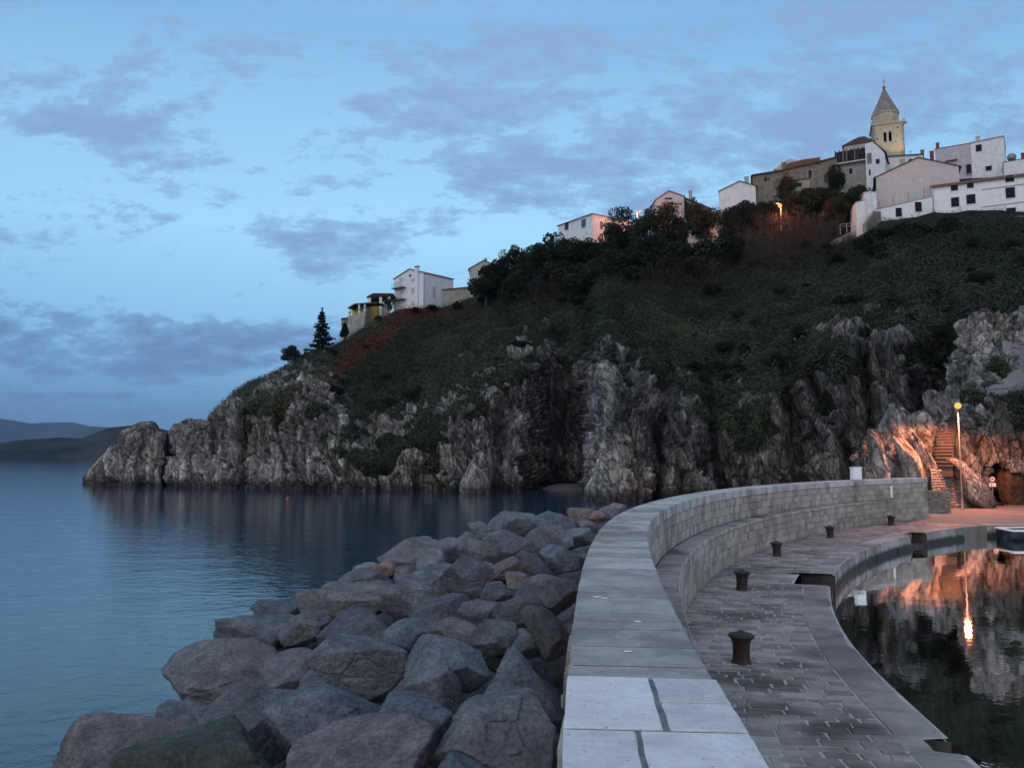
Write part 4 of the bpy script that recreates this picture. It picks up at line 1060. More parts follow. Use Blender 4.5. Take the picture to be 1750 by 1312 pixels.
# tunnel mouth: passage running back into the rock
aa = [(1676, 870), (1680, 842), (1683, 808), (1690, 792), (1706, 787), (1724, 789), (1742, 796), (1760, 798), (1800, 804), (1828, 830), (1838, 870)]
rings = []
for q, (dd_, sh, sc) in enumerate([(0.3, 0, 1.04), (2.5, .3, 1.0), (5, 1.0, .94), (8, 2.2, .9), (12, 4.2, .88), (17, 7.5, .9), (22, 11, .9)]):
    ring = []
    n = 40; xs_ = np.array([a for a, _ in aa]); ys_ = np.array([b for _, b in aa])
    t = np.linspace(0, len(aa) - 1, n); X_ = np.interp(t, np.arange(len(aa)), xs_); Y_ = np.interp(t, np.arange(len(aa)), ys_)
    p = PDa(X_, Y_, 70.0 + 0 * X_); c_ = p.mean(0); p[:, 0] = c_[0] + (p[:, 0] - c_[0]) * sc + sh; p[:, 2] = np.maximum(QZ - .1 + (p[:, 2] - QZ) * sc, QZ - .3); p[:, 1] += dd_
    rings.append(p)
RP = np.stack(rings, 0); fi = np.linspace(0, len(rings) - 1, 60); RP = np.stack([[np.interp(fi, np.arange(len(rings)), RP[:, a, b]) for b in range(3)] for a in range(RP.shape[1])], 0).transpose(2, 0, 1)
cen = RP.mean(1, keepdims=True); dv = RP - cen; dv /= np.linalg.norm(dv, axis=-1, keepdims=True)
RP = RP + dv * (fbm(RP * .6, 4, 13, ridged=True) * .5)[..., None]
CAVE = NT('tunnel_rock'); _c = CAVE.coord(); CAVE.pbr(CAVE.ramp(CAVE.noise(_c, 1.2, 8, .7), [(.35, (.03, .022, .016)), (.65, (.16, .11, .07))]), .95, CAVE.bump(CAVE.noise(_c, 3, 8, .7), .9, .3), spec=.1)
f_ = grid_faces(60, RP.shape[1])
back = RP[-1]; V_ = np.r_[RP.reshape(-1, 3), back.mean(0)[None]]; kb = 59 * RP.shape[1]
tag(mesh('tunnel', V_, [f_, np.array([[kb + i, kb + i + 1, len(V_) - 1] for i in range(RP.shape[1] - 1)])], CAVE.m, smooth=True), 'dark rough rock tunnel passage at the right edge, its inner wall glowing orange', 'tunnel')
# orange lit rock inside the mouth
P_, F_2 = rock_shape(33, 5, 12, 40, 1.3); P_ = P_ / ((P_.max(0) - P_.min(0)) / 2); P_ = P_ * np.array([1.9, 1.2, 2.4]) + np.array([43.4, 70.6, 2.6])
tag(mesh('tunnel_rock', P_, F_2, CAVE.m, smooth=True), 'brown rock mass bulging inside the tunnel mouth at the picture edge', 'rock')

# ---- dry stone masonry around the foot of the rocks
DRY = m_stone('dry_stone', (.13, .12, .11), (.36, .33, .29), .92, 3, .8)
def wobbly(P, a=.04, f=2.0): 
    P = P.copy(); P[:, 1] -= np.abs(fbm(P * f, 3, 31)) * a; return P
box = tag(empty('stone_pier', tuple(PD(1609, 874, 60.5))), 'low square pier of rough stone between the wall end and the lamp', 'pier')
def masonry_box(x0, x1, y0, y1, z0, z1, rh, bl, m, name, parent):
    Ps, Fs, Ts, kk = [], [], [], 0; o = np.array(parent.location) if parent else np.zeros(3)
    def add(cells, F, h=.05):
        nonlocal kk
        P, F_, T = blocks(cells, F, h, .012, .035, .012, tilt=.012); Ps.append(P - o); Fs.append(F_ + kk); Ts.append(T); kk += len(P)
    add(cells_rows(x0, x1, z0, z1, rh, bl), lambda u, z, w: np.c_[u, y0 - w, z])
    add(cells_rows(y0, y1, z0, z1, rh, bl), lambda u, z, w: np.c_[x1 + w, u, z])
    add(cells_rows(y0, y1, z0, z1, rh, bl), lambda u, z, w: np.c_[x0 - w, u, z])
    add(cells_rows(x0 - .05, x1 + .05, y0, y1, .45, bl * 1.3), lambda u, v, w: np.c_[u, v, z1 + w], .06)
    return mesh(name, np.concatenate(Ps), np.concatenate(Fs), m, parent, attrs={'tone': np.concatenate(Ts)})
a = PD(1592, 874, 60.2); b = PD(1625, 874, 60.2)
masonry_box(a[0], b[0], 60.2, 61.9, QZ - .1, PD(1609, 840, 60.2)[2], .17, .3, DRY, 'masonry', box)
mb = MB(); mb.box(a[0] + .02, b[0] - .02, 60.22, 61.88, QZ - .1, PD(1609, 841, 60.2)[2]); o = mb.build('core', MORT); o.data.transform(Matrix.Translation(-Vector(box.location))); o.parent = box
# retaining wall: curved top falling to the right
rw = tag(empty('retaining_wall', tuple(PD(1655, 869, 63))), 'rough dry stone retaining wall with a sloping top behind the lamp post', 'wall')
TW = [(1590, 800), (1606, 802), (1618, 806), (1632, 822), (1648, 838), (1668, 846), (1684, 856), (1694, 866)]
cl = []
for (c0, c1, z0, z1) in cells_rows(1590, 1692, QZ - .1, 4.6, .21, 8.5, .5):
    x = (c0 + c1) / 2; D = np.interp(x, [1590, 1700], [64.9, 67.6]); ztop = PD(x, float(interp(TW, x)), D)[2]
    if (z0 + z1) / 2 < ztop: cl.append((c0, c1, z0, z1))
def Frw(u, z, w):
    D = np.interp(u, [1590, 1700], [64.9, 67.6]); X = (u - 875) / 1400. * D
    y = D - w * 1.0 + (z - QZ) * .12; r = np.c_[X, y, z]; r[:, 1] -= fbm(r * 2.2, 2, 5) * .04; return r
P, F, T = blocks(cl, Frw, .07, .03, .8, .02, tilt=.02)
mesh('masonry', P - np.array(rw.location), F, DRY, rw, attrs={'tone': T})
U_ = np.linspace(1590, 1692, 40); zt = np.array([PD(x, float(interp(TW, x)), np.interp(x, [1590, 1700], [64.9, 67.6]))[2] for x in U_])
Pc = np.concatenate([Frw(U_, np.full(40, QZ - .2), np.full(40, -.02)), Frw(U_, zt, np.full(40, -.02)), Frw(U_, zt, np.full(40, -1.6))]).reshape(3, 40, 3).transpose(1, 0, 2)
mesh('core', Pc.reshape(-1, 3) - np.array(rw.location), grid_faces(40, 3), MORT, rw)

# ---- stairs cut up the outcrop
ST = m_stone('step_stone', (.06, .056, .052), (.16, .15, .14), .85, 3, .5)
def stairs(name, path, width, rise, label, cat='stairs', depth=1.6, m=None):
    """path of (x, y, z) centre points, from bottom to top"""
    p = np.array(path, float); s = np.r_[0, np.cumsum(np.linalg.norm(np.diff(p, axis=0), axis=1))]; n = max(4, int(abs(p[-1, 2] - p[0, 2]) / rise))
    t = np.linspace(0, s[-1], n + 1); q = np.stack([np.interp(t, s, p[:, k]) for k in range(3)], 1); mb = MB()
    for i in range(n):
        a_, b_ = q[i], q[i + 1]; d = (b_ - a_)[:2]; d = d / (np.linalg.norm(d) + 1e-6); nn = np.array([-d[1], d[0]]); w = width / 2 * (1 + .06 * random.uniform(-1, 1)); a2 = a_[:2] - d * .05; b2 = b_[:2] + d * .10; zt_ = b_[2] + random.uniform(-.015, .015)
        c = [a2 - nn * w, b2 - nn * w, b2 + nn * w, a2 + nn * w]
        jx_ = random.uniform(-.10, .10); c = [v + nn * jx_ for v in c]
        mb.hexa([(v[0], v[1], zt_ - .11) for v in c] + [(v[0], v[1], zt_) for v in c])
        e = [a2 + d * .10 - nn * w * .97, b2 - nn * w * .97, b2 + nn * w * .97, a2 + d * .10 + nn * w * .97]
        mb.hexa([(v[0], v[1], zt_ - depth) for v in e] + [(v[0], v[1], zt_ - .112) for v in e])
    o = mb.build(name, m or ST); return tag(o, label, cat)
path = [PD(1607, 806, 66.0), PD(1609, 780, 67.2), PD(1612, 752, 68.9), PD(1616, 726, 70.8), PD(1622, 706, 72.4)]
path = [p + np.array([0, -.5, .25]) for p in path]
stairs('rock_stairs', path, 1.3, .25, 'worn stone stairs climbing the outcrop between the rock ribs and the lamp post', depth=.9)
pth = [PD(1697, 679, 75.2), PD(1716, 669, 76.6), PD(1736, 655, 78.2), PD(1750, 640, 79.8), PD(1752, 627, 81.0), PD(1742, 614, 82.0), PD(1722, 603, 83.0), PD(1706, 599, 83.4)]
pth = [p + np.array([0, -.9, .75]) for p in pth]
stairs('curved_stairway', pth, 2.1, .15, 'grey stone stairway curving round the grassy terrace at the right edge', depth=1.8, m=m_stone('pale_step_stone', (.20, .21, .22), (.44, .45, .46), .85, 3, .5))
# low kerb wall along the terrace
mb = MB(); pk = [PD(1634, 619, 80.3), PD(1650, 613, 81.3), PD(1670, 609, 82), PD(1700, 607, 82.5)]
for i in range(3):
    a_, b_ = pk[i], pk[i + 1]; mb.hexa([(a_[0], a_[1] - .2, a_[2] - .22), (b_[0], b_[1] - .2, b_[2] - .22), (b_[0], b_[1] + .3, b_[2] - .22), (a_[0], a_[1] + .3, a_[2] - .22), (a_[0], a_[1] - .2, a_[2] + .06), (b_[0], b_[1] - .2, b_[2] + .06), (b_[0], b_[1] + .3, b_[2] + .06), (a_[0], a_[1] + .3, a_[2] + .06)])
tag(mb.build('terrace_kerb', ST), 'low pale stone kerb along the top of the rock terrace above the lamp', 'kerb')

# ---- sea stack and cove beach
P_, F_2 = rock_shape(71, 5, 10, 40, 1.2); P_ = P_ / ((P_.max(0) - P_.min(0)) / 2); w_ = np.clip(1 - (P_[:, 2] + 1) * .36, .25, 1); P_[:, 0] *= w_; P_[:, 1] *= w_
P_ = P_ * np.array([3.0, 2.4, 3.1]) + np.array([-5.0, 107.5, 1.3])
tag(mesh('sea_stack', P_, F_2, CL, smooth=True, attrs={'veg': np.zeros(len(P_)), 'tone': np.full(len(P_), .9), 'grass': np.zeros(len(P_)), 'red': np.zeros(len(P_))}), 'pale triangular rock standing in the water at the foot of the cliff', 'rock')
P_, F_2 = rock_shape(74, 5, 10, 40, 1.2); w_ = np.clip(1 - (P_[:, 2] + 1) * .3, .25, 1); P_ = P_ * np.array([3.2, 2.4, 4.2]) * np.c_[w_, w_, w_ * 0 + 1] + np.array([10.6, 91.5, .8])
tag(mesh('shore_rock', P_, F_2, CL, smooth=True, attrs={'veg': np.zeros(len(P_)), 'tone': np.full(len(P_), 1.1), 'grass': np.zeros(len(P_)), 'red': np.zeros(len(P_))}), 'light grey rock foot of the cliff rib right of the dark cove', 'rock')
bx = np.linspace(-1, 1, 30); BX, BY = np.meshgrid(bx, bx, indexing='ij'); Pb = np.stack([8.4 + BX * 4.6, 120 + BY * 8, .75 - .9 * (BX ** 2 + BY ** 2) + fbm(np.stack([BX * 3, BY * 3, BX * 0], -1), 3, 3) * .15], -1)
tag(mesh('cove_beach', Pb.reshape(-1, 3), grid_faces(30, 30), simple('sand', (.085, .078, .07), .95, .15, 1), smooth=True), kind='structure')
# buoy
p = PZ(491, 852, 0); r = tag(empty('mooring_buoy', tuple(p)), 'small orange mooring buoy floating off the cliff', 'buoy')
MB().lathe([(.02, -.12), (.10, -.08), (.16, .0), (.17, .06), (.15, .13), (.08, .18), (.03, .20)], 16).build('float', simple('orange_plastic', (.45, .09, .04), .4, .05), r, True)
MB().lathe([(.03, .19), (.03, .25), (.015, .26)], 8).build('mooring_eye', simple('grey_metal', (.25, .25, .26), .5, .1), r, True)

# ------------------------------------------------------------------ lamps
def make_lamp(label, base, h, power, arm=.35, rz=0, rad=.17, spot=None, ly=-.25, bf=.2):
    r = tag(empty('street_lamp', tuple(base), rz), label, 'lamp', 'sodium street lamps')
    POLE = bpy.data.materials.get('galvanised_pole') or simple('galvanised_pole', (.16, .16, .165), .6, .15, 6, .2)
    MB().lathe([(.14, 0), (.14, .04), (.085, .06), (.08, .9), (.06, 1.0), (.042, h - .25), (.036, h - .02)], 14).build('pole', POLE, r, True)
    MB().tube([(0, 0, h - .15), (arm * .4, 0, h + .02), (arm, 0, h + .04)], [.035, .03, .03], 8).build('arm', POLE, r, True)
    hd = MB().prism([(arm - .30, h + .06), (arm + .42, h + .02), (arm + .42, h + .09), (arm + .1, h + .17), (arm - .30, h + .12)], -.14, .14).build('lamp_head', POLE, r)
    gl = bpy.data.materials.get('sodium_glow') or emis('sodium_glow', (1.0, .30, .055), 2.3)
    MB().lathe([(.02, -rad * 1.7), (rad * .6, -rad * 1.5), (rad * .95, -rad), (rad, -rad * .5), (rad * .8, -.05), (rad * .5, .05)], 18, (arm * bf, 0, h - .02)).build('glowing_bulb', gl, r, True)
    ld = bpy.data.lights.new('lamp_light', 'SPOT' if spot else 'POINT')
    if spot: ld.spot_size = R(spot); ld.spot_blend = .25
    ld.energy = power; ld.color = (1.0, .29, .125); ld.shadow_soft_size = .2
    lo = bpy.data.objects.new('lamp_light', ld); C.objects.link(lo); lo.parent = r; lo.location = (arm * bf, ly, h - .10 - rad * 2.2)
    return r
bp = PZ(1645, 869.5, QZ); LH = 8.3
make_lamp('tall street lamp glowing orange at the end of the quay in front of the rocks', bp, PD(1647, 690, bp[1])[2] - QZ, 6500, 1.25, R(-118), .25, 172, 0, .85)
WP = simple('white_cladding', (.8, .8, .8), .5, .03)
t_ = PD(1334, 349, 148); make_lamp('orange street lamp among the bushes below the old houses', (t_[0], t_[1], t_[2] - 5.0), 5.0, 3600, -.6, 0, .36, None, -1.0)
t_ = PD(1089, 361, 165); make_lamp('small orange street lamp shining through the tree right of the white cube house', (t_[0], t_[1], t_[2] - 5.5), 5.5, 2600, .3, 0, .30)
# ---- sign at the tunnel
sp = PD(1697.5, 862.5, 67.8); sp[2] = QZ
sg = tag(empty('traffic_sign', tuple(sp)), 'round white sign above a small plate on a grey post at the tunnel mouth', 'sign')
MB().lathe([(.035, 0), (.035, 2.45)], 10).build('post', POLE_M if 'POLE_M' in globals() else bpy.data.materials['galvanised_pole'], sg, True)
SGW = simple('sign_white', (.75, .72, .70), .5, .04); SGR = simple('sign_red', (.45, .05, .04), .5, .05); SGK = simple('sign_black', (.03, .03, .03), .5, .05)
def disc(r0, r1, y, z, m, name, par, n=28, th=.012):
    V = []; 
    for q in range(n):
        a = 2 * math.pi * q / n
        for rr in (r0, r1):
            for yy in (y, y + th): V.append((rr * math.cos(a), yy, z + rr * math.sin(a)))
    F = []
    for q in range(n):
        a, b = q * 4, (q + 1) % n * 4; F += [(a, b, b + 2, a + 2), (a + 1, a + 3, b + 3, b + 1), (a + 2, b + 2, b + 3, a + 3)]
    return MB().add(V, F).build(name, m, par)
disc(.001, .225, -.055, 2.22, SGW, 'round_plate', sg); disc(.17, .235, -.068, 2.22, simple('sign_rim', (.32, .22, .21), .5, .05), 'rim', sg)
mb = MB(); mb.box(-.11, .10, -.066, -.058, 2.17, 2.23); mb.add([(-.12, -.066, 2.25), (.03, -.066, 2.33), (.05, -.066, 2.27), (-.06, -.066, 2.20)], [(0, 1, 2, 3)]); mb.build('symbol', SGK, sg)
pl = MB().box(-.27, .27, -.055, -.043, 1.62, 1.90).build('lower_plate', SGW, sg); mb = MB(); mb.box(-.12, -.07, -.063, -.056, 1.66, 1.86); mb.box(-.07, .02, -.063, -.056, 1.74, 1.78); mb.build('symbol', SGK, pl)
# ---- white box on the wall, white post on wall face
p = Fw(s_at(50.3), -.45, TZ); q = tag(empty('utility_box', tuple(p), R(8)), 'white metal utility box standing on top of the wall near the lamp', 'box')
MB().box(-.27, .27, -.2, .2, .03, .74).build('cabinet', WP, q); MB().box(-.30, .30, -.23, .23, .742, .79).build('lid', WP, q); MB().box(-.24, .24, -.18, .18, -.02, .03).build('plinth', MORT, q); MB().box(-.22, .22, -.212, -.203, .08, .70).build('door', WP, q)
p = Fw(s_at(52.6), .06, TZ - 1.15); q = tag(empty('white_marker', tuple(p)), 'small white upright marker plate fixed to the inner face of the wall near its end', 'marker'); MB().box(-.07, .07, -.03, .03, 0, .72).build('plate', WP, q); MB().box(-.02, .02, .03, .09, .1, .16).build('bracket', bpy.data.materials['galvanised_pole'], q)

# ---- moored boat at the right edge
def make_boat(loc, rz):
    r = tag(empty('moored_boat', loc, rz), 'small open boat with white gunwale and dark interior moored at the right edge', 'boat')
    st = np.linspace(0, 1, 14); L = 5.6; hw = .95 * (1 - st ** 3.2 * .96); sh = .52 + .28 * st ** 2; ke = -.25 + .35 * st ** 4
    V = []
    for t, w, s, k_ in zip(st, hw, sh, ke):
        x = t * L
        for (f, g) in ((1, 1), (.93, .5), (.7, .15), (0, 0), (-.7, .15), (-.93, .5), (-1, 1)): V.append((x, f * w, k_ + (s - k_) * g))
    Fh = [tuple(reversed((i * 7 + j, i * 7 + j + 1, i * 7 + j + 8, i * 7 + j + 7))) for i in range(13) for j in range(6)] + [tuple(range(7))]
    MB().add(V, Fh).build('hull', simple('dark_hull', (.02, .03, .035), .35, .1), r, True)
    Vi = [(x * .985 + .05, y * .93, z + .06 if abs(y) < .8 else z - .01) for x, y, z in V]; MB().add(Vi, [tuple(reversed(f)) for f in Fh]).build('inner_hull', simple('boat_interior', (.04, .04, .045), .7, .2), r, True)
    g = MB(); R_ = [(x, y, z) for x, y, z in V if True]
    pl_ = [V[i * 7] for i in range(14)] + [V[i * 7 + 6] for i in range(13, -1, -1)]; pl_.append(pl_[0]); g.tube([(x, y, z + .02) for x, y, z in pl_], .062, 8); g.build('gunwale', WP, r, True)
    for x in (1.3, 2.9): MB().box(x, x + .28, -.84, .84, .30, .34).build('thwart', simple('boat_wood', (.16, .12, .09), .6, .2), r)
    return r
bpnt = PZ(1716, 904, .62); make_boat((bpnt[0] + .1, 47.9, 0.06), R(-3))
n_ = MB()
for i in range(9): n_.lathe([(.02, 0), (.13, .03), (.15, .1), (.1, .17), (.02, .19)], 9, (bpnt[0] + .6 + .32 * i * .55, 47.7 + .25 * math.sin(i * 2.1), .25 + .1 * (i % 3)))
tag(n_.build('fishing_net', simple('net', (.13, .13, .14), .9, .5, 8), None, True), 'heap of grey fishing net and floats lying in the moored boat', 'net')
# ------------------------------------------------------------------ town on the hill
def m_wall(name, c0, c1, stain=(.25, .24, .22), amt=.5, sc=.5):
    t = NT(name); c = t.coord(); n = t.noise(c, 1.2, 6, .6); col = t.ramp(n, [(.3, c0), (.7, c1)])
    s = t.noise(t.mapping(c, (1.6, 1.6, .3)), 1.1, 6, .65)
    col = t.mix(t.ramp(s, [(.52, 0), (.72, amt)]), col, stain)
    return t.pbr(col, .9, t.bump(t.noise(c, 9, 5), .3, .02), spec=.1)
M_WHITE = m_wall('whitewash', (.60, .61, .62), (.78, .79, .80), (.36, .36, .36), .45)
M_BRIGHT = m_wall('bright_whitewash', (.68, .69, .70), (.82, .83, .84), (.45, .45, .45), .3)
M_PINKW = m_wall('pinkish_render', (.48, .42, .40), (.58, .52, .49), (.34, .30, .28), .3)
M_LILAC = m_wall('lilac_render', (.44, .40, .44), (.56, .50, .54), (.28, .26, .27), .6)
M_GREY = m_wall('grey_render', (.34, .34, .33), (.48, .47, .45), (.22, .21, .19), .5)
M_OLD = m_wall('old_rubble_wall', (.13, .115, .09), (.27, .235, .185), (.09, .08, .065), .7)
M_STONE = m_wall('pale_rubble_wall', (.22, .21, .19), (.40, .38, .35), (.14, .13, .11), .6)
M_YEL = m_wall('yellow_render', (.55, .40, .08), (.66, .50, .12), (.4, .3, .1), .3)
M_PANE = simple('dark_window', (.010, .012, .016), .55, .2, 2, spec=.12)
M_SHUT = simple('grey_shutter', (.42, .44, .47), .7, .08, 6)
M_BLUES = simple('blue_shutter', (.05, .09, .22), .6, .1, 5)
M_GREENS = simple('green_shutter', (.02, .05, .04), .6, .1, 5)
M_FRAME = simple('window_surround', (.55, .55, .55), .8, .1, 3)
M_WOODD = simple('dark_wood', (.035, .025, .02), .8, .3, 4)
M_CONC = simple('concrete', (.27, .27, .26), .9, .25, 1.5)
M_BRICK = simple('red_brick', (.22, .06, .045), .85, .3, 4)
M_ANT = simple('antenna_metal', (.2, .2, .2), .5, .1, 5, .5)
def m_tiles(name, c0, c1):
    t = NT(name); c = t.coord('Object'); w = t.n('ShaderNodeTexWave'); t.l(c, w.inputs['Vector']); w.inputs['Scale'].default_value = 1.6; w.inputs['Distortion'].default_value = .6; w.bands_direction = 'X'
    n = t.noise(c, 2.5, 6, .7); col = t.mix(t.ramp(n, [(.35, 0), (.7, 1)]), c0, c1); col = t.mix(t.math('MULTIPLY', w.outputs['Fac'], .35), col, (c0[0] * .4, c0[1] * .4, c0[2] * .4))
    return t.pbr(col, .9, t.bump(w.outputs['Fac'], .8, .08), spec=.1)
M_TILE = m_tiles('terracotta_tiles', (.16, .075, .05), (.30, .16, .11))
M_TILEG = m_tiles('weathered_tiles', (.09, .06, .045), (.19, .14, .10))

class House:
    """front wall stands on the line seen from picture x0 (distance d0) to x1 (distance d1)"""
    def __init__(s, name, label, x0, d0, x1, d1, yb, deep, m, cat='house', under=5.0, group=None):
        a = PD(x0, yb, d0); b = PD(x1, yb, d1)
        s.o = a.copy(); s.z0 = a[2]; u = (b - a)[:2]; s.L = float(np.linalg.norm(u)); s.ang = math.atan2(u[1], u[0])
        s.ux = u / s.L; s.vx = np.array([-s.ux[1], s.ux[0]]); s.deep = deep; s.m = m; s.under = under
        s.r = tag(empty(name, tuple(a), s.ang), label, cat, group)
    def uz(s, x, y, v=0.0):
        """picture point -> (u, z) on the plane parallel to the front at depth v"""
        r = ray(x, y); n = s.vx; q = s.o[:2] + s.vx * v
        t = (q @ n) / (r[:2] @ n); p = r * t; return float((p[:2] - s.o[:2]) @ s.ux), float(EYE + p[2] - s.z0)
    def vz(s, x, y, u):
        """picture point -> (v, z) on the side plane at u"""
        r = ray(x, y); n = s.ux; q = s.o[:2] + s.ux * u
        t = (q @ n) / (r[:2] @ n); p = r * t; return float((p[:2] - s.o[:2]) @ s.vx), float(EYE + p[2] - s.z0)
    def walls(s, poly, deep=None, m=None, name='wall', y0=0.0):
        """poly of (u, z) outline of the front, closed down below ground"""
        mb = MB(); mb.prism(poly, y0, y0 + (deep or s.deep)); return mb.build(name, m or s.m, s.r)
    def gable(s, h0, h1, ap, u0=0.0, u1=None, m=None, deep=None, y0=0.0, roof=M_TILE, over=.25, th=.16, name='wall'):
        """front gable: eave heights h0,h1 and apex (u,z)"""
        u1 = s.L if u1 is None else u1; dp = deep or s.deep
        s.walls([(u0, -s.under), (u1, -s.under), (u1, h1), ap, (u0, h0)], dp, m, name, y0)
        for sd in (0, 1):
            e = (u0, h0) if sd == 0 else (u1, h1); dx, dz = e[0] - ap[0], e[1] - ap[1]; L = math.hypot(dx, dz) + 1e-6; ex = (e[0] + dx / L * over, e[1] + dz / L * over)
            q = [(ap[0], ap[1] + .012), (ex[0], ex[1] + .012), (ex[0], ex[1] + th), (ap[0], ap[1] + th + .02)]
            if sd: q = q[::-1]
            MB().prism(q, y0 - .18, y0 + dp + .2).build('roof', roof, s.r)
    def ridge(s, h, rise, over=.35, roof=M_TILE, m=None, th=.15, u0=0.0, u1=None, deep=None, y0=0.0, h1=None):
        """eave along the front, ridge parallel to it"""
        u1 = s.L if u1 is None else u1; dp = deep or s.deep; h1 = h if h1 is None else h1
        mb = MB()
        A = [(u0, y0, -s.under), (u1, y0, -s.under), (u1, y0 + dp, -s.under), (u0, y0 + dp, -s.under)]
        B_ = [(u0, y0, h), (u1, y0, h1), (u1, y0 + dp, h1), (u0, y0 + dp, h)]
        G0, G1 = (u0, y0 + dp / 2, h + rise), (u1, y0 + dp / 2, h1 + rise)
        mb.add(A + B_ + [G0, G1], [(0, 1, 5, 4), (1, 2, 6, 9, 5), (2, 3, 7, 6), (3, 0, 4, 8, 7), (3, 2, 1, 0), (4, 5, 9, 8), (6, 7, 8, 9)]).build('wall', m or s.m, s.r)
        sl = rise / (dp / 2)
        for sd in (0, 1):
            yb_ = y0 - over if sd == 0 else y0 + dp + over; zb = -over * sl; o = over * .5
            P_ = [(u0 - o, yb_, h + zb), (u1 + o, yb_, h1 + zb), (u1 + o, y0 + dp / 2, h1 + rise), (u0 - o, y0 + dp / 2, h + rise)]
            if sd: P_ = [P_[1], P_[0], P_[3], P_[2]]
            MB().hexa([(x, y, z + .01) for x, y, z in P_] + [(x, y, z + .01 + th) for x, y, z in P_]).build('roof', roof, s.r)
    def flat(s, h, m=None, cap=.12, u0=0.0, u1=None, deep=None, y0=0.0, h1=None, roof=None, capo=.08):
        u1 = s.L if u1 is None else u1; dp = deep or s.deep; h1 = h if h1 is None else h1
        s.walls([(u0, -s.under), (u1, -s.under), (u1, h1), (u0, h)], dp, m, 'wall', y0)
        MB().prism([(u0 - capo, h + .01), (u1 + capo, h1 + .01), (u1 + capo, h1 + cap), (u0 - capo, h + cap)], y0 - capo, y0 + dp + capo).build('roof', roof or M_CONC, s.r)
    def _win(s, a, b, z0, z1, y, pane, sur, side=None):
        t = .07 if sur else 0
        def bx(mb, u0, u1, v0, v1, w0, w1):
            if side is None: mb.box(u0, u1, v0, v1, w0, w1)
            else: mb.box(side + min(-v0, -v1) if False else side + (-v1 if False else 0) + (v0 if side == 0 else -v1), side + (v1 if side == 0 else -v0), u0, u1, w0, w1)
            return mb
        if sur:
            f = MB()
            for q in ((a - t, a, z0 - t, z1 + t), (b, b + t, z0 - t, z1 + t), (a, b, z1, z1 + t), (a, b, z0 - t * 1.3, z0)): bx(f, q[0], q[1], y - .07, y + .02, q[2], q[3])
            fo = f.build('window', M_FRAME, s.r); par = fo; nm = 'pane'
        else: par = s.r; nm = 'window'
        return bx(MB(), a, b, y - .025, y + .02, z0, z1).build(nm, pane, par)
    def win(s, x0, y0, x1, y1, pane=None, sur=True, v=0.0):
        """window seen between two picture points on the front"""
        xm, ym = (x0 + x1) / 2, (y0 + y1) / 2
        a = s.uz(x0, ym, v)[0]; b = s.uz(x1, ym, v)[0]; z1 = s.uz(xm, y0, v)[1]; z0 = s.uz(xm, y1, v)[1]
        return s._win(a, b, z0, z1, v, pane or M_PANE, sur)
    def swin(s, x0, y0, x1, y1, u, pane=None):
        """window on the right side wall (u = L)"""
        xm, ym = (x0 + x1) / 2, (y0 + y1) / 2
        a = s.vz(x0, ym, u)[0]; b = s.vz(x1, ym, u)[0]; z1 = s.vz(xm, y0, u)[1]; z0 = s.vz(xm, y1, u)[1]; a, b = min(a, b), max(a, b)
        f = MB(); t = .07
        for q in ((a - t, a, z0 - t, z1 + t), (b, b + t, z0 - t, z1 + t), (a, b, z1, z1 + t), (a, b, z0 - t, z0)): f.box(u - .02, u + .07, q[0], q[1], q[2], q[3])
        fo = f.build('window', M_FRAME, s.r); MB().box(u - .02, u + .03, a, b, z0, z1).build('pane', pane or M_PANE, fo)
    def chimney(s, x0, x1, ytop, ybase, v, m=None, w=None, capm=None):
        a = s.uz(x0, ytop, v)[0]; b = s.uz(x1, ytop, v)[0]; z1 = s.uz((x0 + x1) / 2, ytop, v)[1]; z0 = s.uz((x0 + x1) / 2, ybase, v)[1] - .8; w = w or (b - a)
        c = MB().box(a, b, v, v + w, z0, z1 - .12).build('chimney', m or s.m, s.r); MB().box(a - .06, b + .06, v - .06, v + w + .06, z1 - .118, z1).build('chimney_cap', capm or M_CONC, c)

# --- long white house at the right edge
h = House('white_house', 'long white house with terracotta roof at the right edge above the rubble wall', 1596, 146, 1760, 140, 380, 8, M_BRIGHT)
H0 = h.uz(1597, 320)[1]; x1u = h.uz(1750, 296); h.ridge(H0, 1.5, .4, M_TILE, u1=h.L + 8, h1=H0 + .25)
for q in [(1625, 317, 1637, 326), (1652.5, 313, 1664, 321.5), (1718, 299.5, 1733, 311), (1625.5, 337.5, 1639, 353.5), (1651.6, 332.5, 1667, 348.5), (1718.6, 320.5, 1734.5, 338.5), (1719.5, 355.5, 1736, 367.5), (1679, 361, 1690, 371), (1625, 370.5, 1640, 376), (1652, 366, 1667, 373)]: h.win(*q)
for ya, yb_ in ((324.5, 313), (354, 344)):
    a = h.uz(1678, ya); b = h.uz(1752, yb_); MB().hexa([(a[0], -.09, a[1] - .06), (b[0] + 6, -.09, b[1] - .06), (b[0] + 6, .02, b[1] - .06), (a[0], .02, a[1] - .06), (a[0], -.09, a[1] + .06), (b[0] + 6, -.09, b[1] + .06), (b[0] + 6, .02, b[1] + .06), (a[0], .02, a[1] + .06)]).build('string_course', M_CONC, h.r)
MB().tube([(.12, -.06, -1), (.12, -.06, H0 - .1)], .05, 6).build('drainpipe', M_SHUT, h.r)
